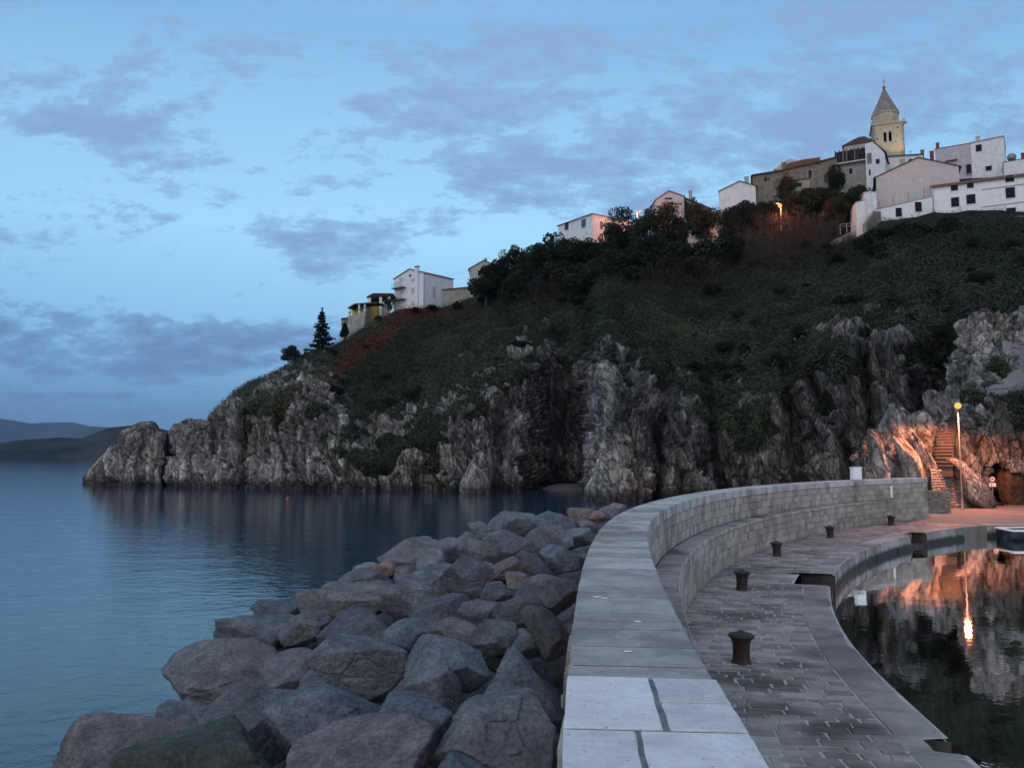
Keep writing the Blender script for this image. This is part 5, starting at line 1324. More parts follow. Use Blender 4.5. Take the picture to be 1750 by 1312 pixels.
# --- low white annexe
h = House('white_annexe', 'low white building with a slanting roofline left of the long tiled house', 1497, 146.5, 1596, 145.6, 387, 5, M_BRIGHT)
z0 = h.uz(1497.5, 359)[1]; z1 = h.uz(1594, 336)[1]; h.flat(z0, h1=z1, u1=h.L - .05)
for q in [(1530.6, 355.5, 1541, 370.5), (1563.6, 345.5, 1575, 362)]: h.win(*q)
h.win(1572, 373.5, 1584, 385, sur=False)
for x, y0, y1 in ((1504, 343, 356), (1528.5, 336, 350), (1554, 329, 344), (1580.5, 321, 337)):
    a = h.uz(x, y1 + 3); b = h.uz(x, y0); MB().tube([(a[0], .3, a[1] - .3), (a[0], .3, b[1])], .06, 6).build('vent_pipe', M_ANT, h.r)
a = [h.uz(1512, 387), h.uz(1597, 365), h.uz(1597, 392)]; MB().prism([(a[0][0], a[0][1] - .5), (a[2][0], a[2][1] - .5), (a[1][0], a[1][1])], -.06, .1).build('stone_plinth', M_STONE, h.r)
# --- gabled pinkish house
h = House('gabled_house', 'big pinkish grey house with a plain wide gable between the annexe and the tower', 1500, 152.5, 1643, 147, 380, 11, M_PINKW)
ap = h.uz(1569, 270); h.gable(h.uz(1500, 303)[1], h.uz(1642, 284)[1], ap, over=.5, roof=M_TILEG)
h.win(1570.5, 305.5, 1576.5, 312, M_FRAME, False); h.win(1560, 327.5, 1568, 336.5, M_SHUT)
MB().tube([(.1, -.08, -2), (.1, -.08, h.uz(1500, 304)[1])], .06, 6).build('drainpipe', M_FRAME, h.r)
# --- white blocks with outside stairs
h = House('white_outbuilding', 'small windowless white outbuilding in two steps with stairs, left of the annexe', 1464.5, 147.5, 1501, 147, 386, 4, M_WHITE)
u = h.uz(1478.5, 343)[0]; h.flat(h.uz(1465, 346)[1], u1=u, h1=h.uz(1478, 342)[1]); h.flat(h.uz(1479, 328.5)[1], u0=u + .003, y0=.3, roof=M_WHITE)
st = MB(); s0 = h.uz(1474, 386); s1 = h.uz(1490, 364)
for i in range(10):
    t = i / 10; st.box(s0[0] + (s1[0] - s0[0]) * t, s1[0] + 1.2, -1.2, -.01, -4, s0[1] + (s1[1] - s0[1]) * (t + .1))
st.build('outside_stairs', M_CONC, h.r)
# --- upper right white houses
h = House('terrace_house', 'tall lilac and white house with flat slanting roof and two chimneys, highest on the right', 1600, 172, 1719, 165, 305, 9, M_LILAC)
um = h.uz(1659, 250)[0]; h.flat(h.uz(1600, 255)[1], u1=um, h1=h.uz(1657, 245.5)[1], roof=M_TILEG); h.flat(h.uz(1660, 246)[1], m=M_WHITE, u0=um + .003, h1=h.uz(1716, 234.5)[1], y0=-.2, roof=M_CONC, cap=.3)
h.win(1667.7, 247.5, 1677.7, 259, v=-.2); h.win(1616, 258.5, 1625, 266, M_SHUT); h.win(1651, 281, 1660.5, 297, v=-.2); h.win(1684.5, 284, 1695, 292, v=-.2)
h.chimney(1667, 1674, 233.5, 243, 2); h.chimney(1599, 1604.5, 244, 255, 1.5, M_BRICK); h.chimney(1588.5, 1595, 258, 272, .5, M_BRICK)
a = h.uz(1628, 268); MB().box(a[0] - 1.4, a[0] + .9, -.7, -.01, a[1] - .9, a[1] - .75).build('balcony', M_CONC, h.r)
h = House('corner_house', 'partly visible white house with red chimney at the far right under the dish antenna', 1717, 160, 1760, 158, 310, 7, M_WHITE)
h.flat(h.uz(1718, 277)[1], u1=h.L + 8, h1=h.uz(1750, 271)[1], roof=M_TILEG); h.chimney(1745, 1751, 261, 272, 1, M_BRICK)
a = h.uz(1729, 268); q = MB()
for i in range(6):
    pass
prof = [(.02, 0), (.35, .03), (.65, .12), (.85, .25)]
d_ = MB().lathe(prof, 20); V_ = [(x, -z, y) for x, y, z in d_.V]; dd = MB(); dd.V = [(x + a[0], z0_ + .6, z + a[1]) for x, z0_, z in V_]; dd.F = d_.F; dd.build('dish_antenna', M_CONC, h.r, True)
MB().tube([(a[0], .9, a[1] - 1.5), (a[0], .9, a[1])], .04, 6).build('dish_pole', M_ANT, h.r)
h = House('low_white_house', 'low white house with dark tiled roof squeezed between the tower and the gabled house', 1512, 176, 1579, 172.5, 300, 7, M_WHITE)
h.ridge(h.uz(1513, 268)[1], .55, .3, M_TILEG, h1=h.uz(1578, 264)[1]); h.win(1537, 272, 1546.5, 283, M_GREY); h.win(1553, 272, 1559, 276); h.chimney(1573, 1579, 256, 266, .5, M_OLD)
# --- veranda house
h = House('veranda_house', 'dark old house with a glazed wooden veranda and hipped attic below the tower', 1428, 173, 1492, 169.5, 316, 8, M_STONE)
zt = h.uz(1450, 281)[1]; h.flat(zt, u1=h.uz(1480, 290)[0])
ua, ub = h.uz(1427, 262)[0], h.uz(1480, 262)[0]; zv = h.uz(1450, 263)[1]; zv2 = h.uz(1450, 256.5)[1]
MB().box(ua, ub, -.9, 2.5, zt + .13, zt + .35).build('veranda_floor', M_FRAME, h.r)
MB().box(ua, ub, .3, 2.5, zt + .352, zv2).build('veranda_back', M_WOODD, h.r)
n = 8
for i in range(n):
    u_ = ua + (ub - ua) * i / n
    MB().box(u_ + .02, u_ + .22, -.85, -.65, zt + .352, zv2 - .003).build('veranda_post', M_OLD if i in (2, 3, 5) else M_WOODD, h.r)
    MB().box(u_ + .25, u_ + (ub - ua) / n - .03, -.80, -.72, zt + .36, zt + (zv2 - zt) * (.9 if i % 3 else .55)).build('veranda_panel', M_PANE if i not in (2, 5) else M_WOODD, h.r)
u0, u1 = h.uz(1442, 258)[0], h.uz(1492, 258)[0]; zb = zv2
MB().box(u0, u1, .4, 6, zb + .003, h.uz(1450, 248)[1]).build('attic', M_GREY, h.r)
za = h.uz(1450, 247.5)[1]; apx = h.uz(1467, 234.5)
MB().prism([(u0 - .4, za), (u1 + .4, za), (apx[0] + 1.2, apx[1]), (apx[0], apx[1] + .05), (apx[0] - 1.5, apx[1] - .5)], .1, 6.3).build('attic_roof', M_TILEG, h.r)
h.win(1451, 288, 1457, 298, sur=True); h.win(1452, 251, 1460, 255.5, M_GREY, False, .4)
h = House('white_side_house', 'narrow white house with a steep slanting top right below the tower', 1481, 169, 1514, 167.2, 318, 8, M_WHITE, under=4)
h.walls([(0, -4), (h.L, -4), (h.L, h.uz(1513, 262)[1]), (h.uz(1493, 243)[0], h.uz(1493, 241)[1]), (0, h.uz(1481, 247)[1])]); h.win(1485, 290, 1488, 300, sur=False); h.win(1497, 272, 1503, 280)
MB().prism([h.uz(1490, 241), h.uz(1515, 262.5), (h.uz(1515, 260)[0], h.uz(1515, 260)[1]), (h.uz(1490, 238.5)[0], h.uz(1490, 238.5)[1])][::-1], -.15, 8.2).build('roof', M_TILEG, h.r)
h.win(1482, 262, 1489.5, 280, M_OLD)
# --- long ruin
h = House('long_old_house', 'long weathered brown stone house with sagging tiled roof on the ridge left of the veranda', 1286, 172, 1430, 167, 332, 9, M_OLD, under=6)
P_ = [(1286, 301), (1330, 294), (1355, 288), (1400, 278), (1430, 270)]; zz = [h.uz(x, y) for x, y in P_]
h.walls([(0, -6), (h.L, -6)] + [z for z in zz[::-1]])
MB().prism([(-.3, zz[0][1])] + zz[1:] + [(z[0], z[1] + .28) for z in zz[::-1]], -.35, 9).build('roof', M_TILEG, h.r)
g0 = [h.uz(1338, 291, 3), h.uz(1370, 291, 3), h.uz(1370, 276, 3), h.uz(1349, 271, 3), h.uz(1322, 290, 3)]; MB().prism([g0[4], g0[0], g0[1], g0[2], g0[3]], 3, 7).build('rear_gable', M_PINKW, h.r)
g0 = [h.uz(1342, 288, 1), h.uz(1402, 278, 1), h.uz(1402, 269, 1), h.uz(1372, 273, 1), h.uz(1345, 280, 1)]; MB().prism([(a_[0], a_[1]) for a_ in g0], .9, 5).build('rear_roof', M_TILE, h.r)
h.win(1381, 290.5, 1388, 304, M_WOODD); h.win(1306, 303, 1311, 310, sur=False); h.win(1312.5, 304, 1315, 308, sur=False); h.chimney(1336, 1343, 277, 290, 2.5, M_OLD)
h = House('small_old_house', 'small old house with a lean to roof below the long old one', 1349, 160, 1384, 160, 330, 5, M_STONE, under=4)
h.flat(h.uz(1350, 311)[1], h1=h.uz(1384, 305)[1], roof=M_TILEG, capo=.3); h.win(1357, 312.5, 1370, 319, sur=False)
# --- lone white gable left of the ruin
h = House('white_gable_house', 'white gabled house with a tall chimney at the left end of the old stone house', 1230, 173, 1292, 170.5, 352, 9, M_WHITE)
h.gable(h.uz(1230, 327)[1], h.uz(1292, 318)[1], h.uz(1264, 310.5), roof=M_TILEG); h.chimney(1272, 1279, 302, 316, 3, M_GREY)
MB().box(-.08, .02, .4, 3.8, h.uz(1230, 352)[1], h.uz(1230, 330)[1]).build('shutter', M_WOODD, h.r)
# --- pink lit house behind the trees
h = House('pink_lit_house', 'pale house glowing faint pink behind the trees, with gable and a slim chimney', 1121, 176, 1170, 176, 392, 9, M_PINKW)
h.gable(h.uz(1121, 342)[1], h.uz(1170, 336)[1], h.uz(1143, 327), roof=M_TILEG); h.chimney(1178, 1183, 325.5, 338, 2, M_GREY)
a = h.uz(1136, 349, -2); b = h.uz(1164, 349, -2); MB().box(a[0], b[0], -2, -.01, -4, a[1]).build('front_wing', M_PINKW, h.r); MB().box(a[0] - .2, b[0] + .2, -2.25, .0, a[1] + .003, a[1] + .2).build('wing_roof', M_TILE, h.r)
h.win(1148.5, 356.5, 1154, 364, v=-2); h.win(1140, 356, 1144, 367, M_BRICK, True, -2); h.win(1136, 338, 1149, 341, M_WOODD, False); h.win(1141, 345.5, 1147, 349, sur=False)
a = h.uz(1170, 338); b = h.uz(1216, 357)
MB().prism([(a[0], a[1]), (b[0], -3), (b[0], b[1])], .5, 7).build('side_wing', M_OLD, h.r); MB().prism([(a[0], a[1] + .02), (b[0] + .3, b[1] - .1), (b[0] + .3, b[1] + .15), (a[0], a[1] + .3)], .3, 7.2).build('side_roof', M_TILEG, h.r)
# --- white cube house
h = House('cube_house', 'white two storey cube shaped house with blue shutters above the treetops', 954, 176, 1013, 167, 404, 11, M_WHITE, under=6)
zt = h.uz(1013, 365.5)[1]; mb = MB(); V0 = [(0, 0), (h.L, 0), (h.L, 11.5), (0, 11.5)]
mb.hexa([(x, y, -6) for x, y in V0] + [(x, y, zt) for x, y in V0]).build('wall', M_WHITE, h.r)
o_ = .4; E_ = [(-o_, -o_), (h.L + o_, -o_), (h.L + o_, 11.5 + o_), (-o_, 11.5 + o_)]; I_ = [(h.L * .35, 4), (h.L * .65, 4), (h.L * .65, 7.5), (h.L * .35, 7.5)]
MB().hexa([(x, y, zt + .01) for x, y in E_] + [(x, y, zt + 1.0) for x, y in I_]).build('roof', M_TILE, h.r)
a = h.uz(976, 362, 3); b = h.uz(999, 362, 3); MB().box(a[0], b[0], 3, 6, zt + .2, zt + 1.55).build('roof_box', M_WHITE, h.r)
h.win(965.5, 380.5, 972, 393, M_GREENS); h.win(994, 374.8, 1001.5, 388.5, M_BLUES); h.swin(1025.5, 379, 1030, 392, h.L, M_BLUES); h.swin(1040, 385.5, 1044.5, 396, h.L, M_WOODD)
# --- lower walls behind the trees
h = House('retaining_house', 'pale low building with small dark openings half hidden below the tree crowns', 1158, 158, 1240, 160, 420, 5, M_WHITE)
h.flat(h.uz(1160, 398)[1], h1=h.uz(1238, 383)[1], roof=M_CONC); h.win(1181, 396, 1187, 402, sur=False); h.win(1201, 388, 1206, 396, sur=False); h.win(1163, 400, 1167, 410, M_WOODD, False)
q = tag(empty('garden_wall', tuple(PD(1232, 372, 163))), 'old grey stone garden wall slanting up towards the white gabled house', 'wall')
a = PD(1203, 374, 163) - PD(1232, 372, 163); b = PD(1262, 354, 164) - PD(1232, 372, 163)
MB().hexa([(a[0], a[1], a[2] - 4), (b[0], b[1], b[2] - 4), (b[0], b[1] + .7, b[2] - 4), (a[0], a[1] + .7, a[2] - 4), (a[0], a[1], a[2]), (b[0], b[1], b[2]), (b[0], b[1] + .7, b[2]), (a[0], a[1] + .7, a[2])]).build('masonry', M_STONE, q)
MB().hexa([(a[0], a[1] - .1, a[2] + .01), (b[0], b[1] - .1, b[2] + .01), (b[0], b[1] + .8, b[2] + .01), (a[0], a[1] + .8, a[2] + .01), (a[0], a[1] - .1, a[2] + .2), (b[0], b[1] - .1, b[2] + .2), (b[0], b[1] + .8, b[2] + .2), (a[0], a[1] + .8, a[2] + .2)]).build('coping', M_CONC, q)
# --- tall white house on the left
h = House('tall_white_house', 'tall plain white house with two balconies and an outer chimney on the left slope', 673, 194, 724, 187, 528, 9.5, M_WHITE, under=5)
eL = h.uz(673, 477.5)[1]; eR = h.uz(724.5, 467.5)[1]; ap = h.uz(700, 460.5)
eR = eL; h.gable(eL, eR, (h.L * .53, ap[1]), over=.25, roof=M_TILE, th=.2)
c0 = h.uz(711.5, 456)[0]; c1 = h.uz(716.5, 456)[0]; zt = h.uz(714, 455)[1]; c = MB().box(c0, c1, -.45, .02, -5, zt - .3).build('chimney', M_WHITE, h.r); MB().box(c0 - .1, c1 + .1, -.55, .12, zt - .298, zt).build('chimney_cap', M_CONC, c)
for y0, y1 in ((494, 478), (514, 499)):
    a = h.uz(676, y0); b = h.uz(694, y0); zr = h.uz(685, y0 - 10)[1]
    sb_ = MB().box(a[0], b[0], -1.3, -.01, a[1] - .22, a[1]).build('balcony', M_OLD, h.r); f = MB(); f.box(a[0], b[0], -1.28, -1.22, zr - .06, zr)
    for i in range(9):
        u_ = a[0] + (b[0] - a[0]) * (i + .05) / 8.2; f.box(u_, u_ + .05, -1.275, -1.225, a[1] + .003, zr - .063)
    f.build('railing', M_ANT, sb_)
for q in ((683, 475, 688, 480, M_SHUT), (685, 496, 689, 501, M_SHUT), (703.5, 476, 710, 480.5, M_SHUT), (703.5, 492, 710.5, 500.5, M_SHUT), (703.5, 515, 710, 522, M_SHUT), (699.5, 469, 702.5, 473, M_PANE)): h.win(*q)
h.swin(739, 490.5, 744.5, 508.5, h.L, M_SHUT)
MB().tube([(h.L + .06, -.06, -4), (h.L + .06, -.06, eL)], .07, 6).build('drainpipe', M_ANT, h.r)
# --- terrace house and pergola to its left
h = House('pergola_house', 'open concrete pergola with square white pillars beside the tall white house', 628, 190, 674, 190, 524, 6, M_CONC, 'pergola')
ua, za = h.uz(627, 507); ub, zb = h.uz(672, 501)
MB().prism([(ua, za - .25), (ub, za + .15), (ub, za + .75), (ua + 1.5, za + .8), (ua, za)], -.3, 6).build('roof', M_WOODD, h.r)
for x in (631.5, 650.5, 665): u_ = h.uz(x, 515)[0]; MB().box(u_ - .3, u_ + .3, -.1, .5, -3, za - .1).build('pillar', M_WHITE, h.r)
for x in (640, 660): u_ = h.uz(x, 515)[0]; MB().box(u_ - .2, u_ + .2, 5.3, 5.7, -3, za - .1).build('pillar', M_CONC, h.r)
a = h.uz(632, 514); b = h.uz(662, 521); MB().box(a[0], b[0], 1, 1.3, b[1] - 4, b[1]).build('parapet', M_GREY, h.r)
h = House('yellow_house', 'small yellow house with a covered stone terrace at the left end of the row', 599, 186, 645, 184, 560, 7, M_YEL, under=2)
a = h.uz(599, 524)[1]; h.walls([(0, -1), (h.L * .55, -1), (h.L * .62, h.uz(624, 516)[1]), (h.L * .5, h.uz(624, 516)[1]), (0, a)], 6, y0=.6)
u0 = h.uz(602, 530)[0]; u1 = h.uz(652, 522)[0]; za, zb = h.uz(602, 529)[1], h.uz(650, 520)[1]
MB().prism([(u0, za - .1), (h.uz(614, 521)[0], zb - .1), (u1, zb - .15), (u1, zb + .12), (h.uz(614, 521)[0], zb + .12), (u0, za + .1)], -2.2, 1.5).build('terrace_roof', M_TILEG, h.r)
for x in (604.5, 620.5, 630): u_ = h.uz(x, 530)[0]; MB().box(u_ - .18, u_ + .18, -2.0, -1.65, h.uz(x, 540)[1] - .4, (za if x < 610 else zb) - .12).build('pillar', M_WHITE, h.r)
zz_ = h.uz(615, 541)[1]; MB().prism([(h.uz(603, 540)[0], -3), (h.uz(628, 540)[0], -3), (h.uz(633, 534)[0], h.uz(633, 534)[1]), (h.uz(603, 543)[0], h.uz(603, 543)[1])], -2.2, .5).build('stone_terrace', M_STONE, h.r)
MB().prism([(h.uz(601, 575)[0], h.uz(601, 575)[1] - 3), (h.uz(607, 562)[0], h.uz(607, 572)[1] - 3), (h.uz(614, 548)[0], h.uz(614, 548)[1]), (h.uz(603, 550)[0], h.uz(603, 548)[1])], -2.15, -.6).build('buttress', M_STONE, h.r)
a = h.uz(603, 541); b = h.uz(632, 532); rl = MB(); rl.tube([(a[0], -2.1, a[1] + .5), (b[0], -2.1, b[1] + .6)], .06, 5); rl.build('railing', M_WOODD, h.r)
h = House('round_bay', 'grey round bay with a band of windows under the yellow house', 581, 184, 602, 184, 572, 4, M_GREY, 'bay building', under=3)
zt = h.uz(590, 543)[1]; rr = h.L / 2; MB().lathe([(rr, -6), (rr, zt - 1.6)], 24, (rr, rr * .8, 0)).build('wall', M_GREY, h.r, True); g_ = MB().lathe([(rr * .93, zt - 1.6), (rr * .93, zt - .35)], 24, (rr, rr * .8, 0)).build('window_band', M_PANE, h.r, True)
MB().lathe([(rr * 1.05, zt - .35), (rr * 1.05, zt - .02), (.1, zt + .25)], 24, (rr, rr * .8, 0)).build('roof', M_WOODD, h.r)
for i in range(10):
    a_ = -math.pi + math.pi * i / 9; MB().box(rr + rr * .97 * math.cos(a_) - .07, rr + rr * .97 * math.cos(a_) + .07, rr * .8 + rr * .97 * math.sin(a_) - .07, rr * .8 + rr * .97 * math.sin(a_) + .07, zt - 1.6, zt - .36).build('mullion', M_SHUT, g_)
a = h.uz(590, 540); MB().box(a[0] - .2, a[0] + 2.6, 3.2, 6, zt, h.uz(590, 536)[1]).build('yellow_attic', M_YEL, h.r)
# --- grey gable house + wall
h = House('grey_gable_house', 'grey gabled house with one dark window beside the first big tree', 802.5, 182, 842, 182, 492, 8, M_GREY)
h.gable(h.uz(802.5, 459)[1], h.uz(842, 452)[1], h.uz(826.5, 445.5), roof=M_TILEG, over=.4); h.win(816.5, 462, 822.8, 472); h.chimney(828, 832, 441.5, 448, 2, M_OLD)
q = tag(empty('boundary_wall', tuple(PD(780, 512, 184))), 'brown topped boundary wall between the tall white house and the grey gabled house', 'wall')
a = PD(755, 496, 184) - PD(780, 512, 184); b = PD(803, 491, 183) - PD(780, 512, 184)
MB().hexa([(a[0], a[1], a[2] - 5), (b[0], b[1], b[2] - 5), (b[0], b[1] + .5, b[2] - 5), (a[0], a[1] + .5, a[2] - 5), (a[0], a[1], a[2]), (b[0], b[1], b[2]), (b[0], b[1] + .5, b[2]), (a[0], a[1] + .5, a[2])]).build('masonry', M_STONE, q)
MB().hexa([(a[0], a[1] - .3, a[2] + .01), (b[0], b[1] - .3, b[2] + .01), (b[0], b[1] + 1.2, b[2] + .01), (a[0], a[1] + 1.2, a[2] + .01), (a[0], a[1] - .3, a[2] + .15), (b[0], b[1] - .3, b[2] + .15), (b[0], b[1] + 1.2, b[2] + .45), (a[0], a[1] + 1.2, a[2] + .45)]).build('tiled_top', M_TILEG, q)

# ------------------------------------------------------------------ church tower
TWR = m_wall('tower_stone', (.34, .30, .23), (.52, .47, .37), (.22, .19, .15), .5)
SPI = m_wall('spire_stone', (.185, .165, .14), (.31, .28, .24), (.10, .095, .085), .6)
D = 190; b_ = PD(1517.5, 268, D); k_ = D / 1400.0
tw = tag(empty('church_tower', tuple(b_), R(-21)), 'stone church bell tower with twin arched openings and an octagonal spire with cross', 'church tower')
hw = 50 * k_ / 2; zt = PD(1517, 221, D)[2] - b_[2]
# square stage with real belfry openings
def arch_wall(w, z0, z1, ops, t=.6, n=8):
    """front wall in x,z with arched holes: built from vertical strips"""
    mb = MB(); xs = [-w]
    for c, hw_, zb, zs in ops: xs += [c - hw_, c + hw_]
    xs.append(w); 
    for i in range(0, len(xs) - 1, 2): mb.box(xs[i], xs[i + 1], 0, t, z0, z1)
    for c, hw_, zb, zs in ops:
        mb.box(c - hw_, c + hw_, 0, t, z0, zb); arc = [(c + hw_ * math.cos(a), zs + hw_ * math.sin(a)) for a in np.linspace(0, math.pi, n)]
        mb.prism([(c - hw_, z1), (c - hw_, zs)][::-1] + [] if False else [(c + hw_, z1), (c - hw_, z1)] + arc[::-1], 0, t)
    return mb
def pz(y): return PD(1517, y, D)[2] - b_[2]
ops = [(-.62 - .08, .33, pz(251), pz(236)), (.40, .33, pz(251), pz(236))]
stg = arch_wall(hw, -10, zt, ops)
for k in range(4):
    m_ = Matrix.Rotation(k * math.pi / 2, 4, 'Z')
    V = [tuple(m_ @ Vector((x, y - hw, z))) for x, y, z in stg.V]; q = MB(); q.V = V; q.F = stg.F; q.build('belfry_wall', TWR, tw)
MB().box(-hw + .7, hw - .7, -hw + .7, hw - .7, -10, pz(257)).build('belfry_floor', M_PANE, tw)
MB().lathe([(.45, 0), (.40, .12), (.28, .5), (.2, .7), (.05, .8)], 14, (-.15, -.6, pz(249))).build('bell', IRON.m, tw, True)
cr = MB(); cr.box(-hw - .3, hw + .3, -hw - .3, hw + .3, zt + .003, zt + .3)
for x in (-1, 1):
    for y in (-1, 1): cr.lathe([(.22, .3), (.22, .7), (.05, 1.0)], 8, (x * (hw + .1), y * (hw + .1), zt))
for i in range(7): cr.box(-hw - .25 + i * (2 * hw + .2) / 6.3, -hw + .05 + i * (2 * hw + .2) / 6.3, -hw - .28, -hw - .06, zt + .3, zt + .62)
cr.build('cornice', TWR, tw); MB().box(hw + .3, hw + .65, -hw - .2, -hw + .6, zt - .3, zt - .05).build('balcony_stub', SPI, tw)
r8 = 21.3 * k_ * 1.06; z2 = pz(199); off = -.25
MB().lathe([(r8, zt + .3), (r8, z2), (r8 * 1.07, z2 + .05), (r8 * 1.07, z2 + .3)], 8, (off, 0, 0), math.pi / 8).build('octagonal_drum', TWR, tw)
za = pz(152.5); MB().lathe([(r8 * 1.05, z2 + .303), (r8 * .97, z2 + .9), (r8 * .50, z2 + (za - z2) * .52), (.16, za)], 8, (off, 0, 0), math.pi / 8).build('spire', SPI, tw)
for a_ in range(8):
    t_ = math.pi / 8 + a_ * math.pi / 4; MB().tube([(off + r8 * 1.02 * math.cos(t_), r8 * 1.02 * math.sin(t_), z2 + .35), (off + r8 * .51 * math.cos(t_), r8 * .51 * math.sin(t_), z2 + (za - z2) * .52), (off + .17 * math.cos(t_), .17 * math.sin(t_), za)], .09, 5).build('spire_rib', SPI, tw)
MB().lathe([(.08, za - .02), (.34, za + .2), (.40, za + .45), (.30, za + .7), (.08, za + .85)], 14, (off, 0, 0)).build('finial_ball', SPI, tw, True)
c = MB(); zc = pz(133); c.box(off - .06, off + .06, -.06, .06, za + .8, zc); c.box(off - .42, off + .42, -.05, .05, zc - .95, zc - .82); c.build('cross', M_ANT, tw)
for q in ((1500, 243, .2), (1533, 228, .2)): 
    u_ = (q[0] - 1517.5) * k_; MB().box(u_ - q[2], u_ + q[2], -hw - .03, -hw + .02, pz(q[1]) - .3, pz(q[1])).build('small_opening', M_PANE, tw)
# floodlight on a roof below, right of the tower
fp = PD(1556, 262, 180); fl = tag(empty('floodlight', tuple(fp)), 'small floodlight on a bracket aimed up at the church tower', 'lamp')
MB().box(-.14, .14, -.09, .09, .3, .52).build('lamp_head', M_ANT, fl); MB().tube([(0, 0, -3), (0, 0, .3)], .04, 6).build('pole', M_ANT, fl); MB().box(-.11, .11, .091, .10, .33, .49).build('glass', emis('flood_glass', (1, .75, .4), 4), fl)
ld = bpy.data.lights.new('floodlight_beam', 'SPOT'); ld.energy = 1500; ld.color = (1, .72, .38); ld.spot_size = R(62); ld.spot_blend = .5; ld.shadow_soft_size = .1
lo = bpy.data.objects.new('floodlight_beam', ld); C.objects.link(lo); lo.parent = fl; lo.location = (0, .2, .4)
tgt = Vector((b_[0], b_[1] - 1, b_[2] + 7.5)) - (Vector(fp) + Vector((0, .2, .4))); lo.rotation_euler = tgt.to_track_quat('-Z', 'Y').to_euler()

# ------------------------------------------------------------------ rubble wall below the long white house, fence, wires
def hill_wall(name, label, pts, h, th, m, seed):
    n = 60; t = np.linspace(0, len(pts) - 1, n); P = np.stack([np.interp(t, np.arange(len(pts)), [p[k] for p in pts]) for k in range(3)], 1)
    rows = []
    top = fbm(P * .5, 3, seed) * .35
    for q in np.linspace(0, 1, 16):
        r = P.copy(); r[:, 2] += top * (1 - q) - h * q; r[:, 1] -= .15 + .5 * q; rows.append(r)
    bk_ = rows[0].copy(); bk_[:, 1] += th; rows = [bk_] + rows; G = np.stack(rows, 1); G[:, 1:, 1] -= (worley(G[:, 1:] * 1.8, seed)[2]) * .22
    o_ = P.mean(0); r = tag(empty(name, tuple(o_)), label, 'wall'); mesh('masonry', (G - o_).reshape(-1, 3), grid_faces(n, 17), m, r, attrs={'tone': worley(G.reshape(-1, 3) * 1.8, seed)[2]}); return r
RUB = m_stone('rubble_wall', (.12, .115, .10), (.34, .33, .30), .95, 1.5, .9)
hill_wall('rubble_wall', 'irregular grey rubble wall under the long white house at the right', [PD(1600, 380, 144.5), PD(1650, 377, 141.5), PD(1700, 372, 139.5), PD(1762, 369, 137.5), PD(1850, 365, 136)], 2.6, 1.0, RUB, 4)
hill_wall('rubble_wall', 'lower grey dry stone wall dipping into the bushes left of the white outbuilding', [PD(1418, 412, 150), PD(1450, 398, 149), PD(1480, 392, 148), PD(1500, 390, 146.5), PD(1600, 385, 145)], 2.2, 1.0, RUB, 9)
fn = tag(empty('path_fence', tuple(PD(1455, 392, 148.5))), 'simple post and rail fence on the path left of the white outbuilding', 'fence')
o_ = PD(1455, 392, 148.5); fp_ = [PD(x, y, 148.4) - o_ for x, y in ((1436, 393), (1447, 391), (1457, 391), (1468, 388), (1478, 386))]; f = MB()
for p in fp_: MB().tube([p + np.array([0, 0, -.8]), p + np.array([0, 0, 1.05])], .07, 6).build('post', M_SHUT, fn)
for z in (.5, 1.0): f.tube([p + np.array([0, 0, z]) for p in fp_], .045, 5)
f.build('rail', M_SHUT, fn)
def wire(a, b, sag, label):
    P_ = [a + (b - a) * t - np.array([0, 0, sag * 4 * t * (1 - t)]) for t in np.linspace(0, 1, 14)]; tag(MB().tube(P_, .022, 5).build('overhead_wire', M_ANT), label, 'wire')
wire(PD(754, 471, 190), PD(806, 459, 184), .5, 'thin overhead wire from the tall white house to the grey gabled house')
wire(PD(1183, 336, 178), PD(1231, 333, 173), .4, 'thin overhead wire between the slim chimney and the white gabled house')
# ------------------------------------------------------------------ trees and bushes
BARK = simple('bark', (.05, .04, .033), .95, .3, 6)
L_EVG = m_leaf('evergreen_leaves', (.008, .014, .009), (.030, .040, .022))
L_OLI = m_leaf('olive_leaves', (.014, .020, .012), (.055, .060, .030), (.07, .06, .025))
L_AUT = m_leaf('autumn_leaves', (.016, .018, .010), (.060, .052, .024), (.10, .05, .02))
L_CON = m_leaf('conifer_needles', (.005, .010, .008), (.016, .024, .016))
TWG = simple('bare_twigs', (.075, .062, .058), .95, .25, 2)
def crown_pts(rg, n, rx, rz, z0, lumps=14, gap=.55):
    c = rg.normal(size=(lumps, 3)); c /= np.linalg.norm(c, axis=1, keepdims=True); c *= (.30 + .62 * rg.random((lumps, 1)))
    rad = (.26 + .26 * rg.random(lumps)) * (15.0 / lumps) ** .38; k = rg.integers(0, lumps, n)
    p = rg.normal(size=(n, 3)); p /= np.linalg.norm(p, axis=1, keepdims=True); p *= (.55 + .5 * rg.random((n, 1)) ** .7)
    P = c[k] + p * rad[k][:, None]; P[:, 0] *= rx; P[:, 1] *= rx; P[:, 2] = P[:, 2] * rz + z0; return P, c * np.array([rx, rx, rz]) + np.array([0, 0, z0])
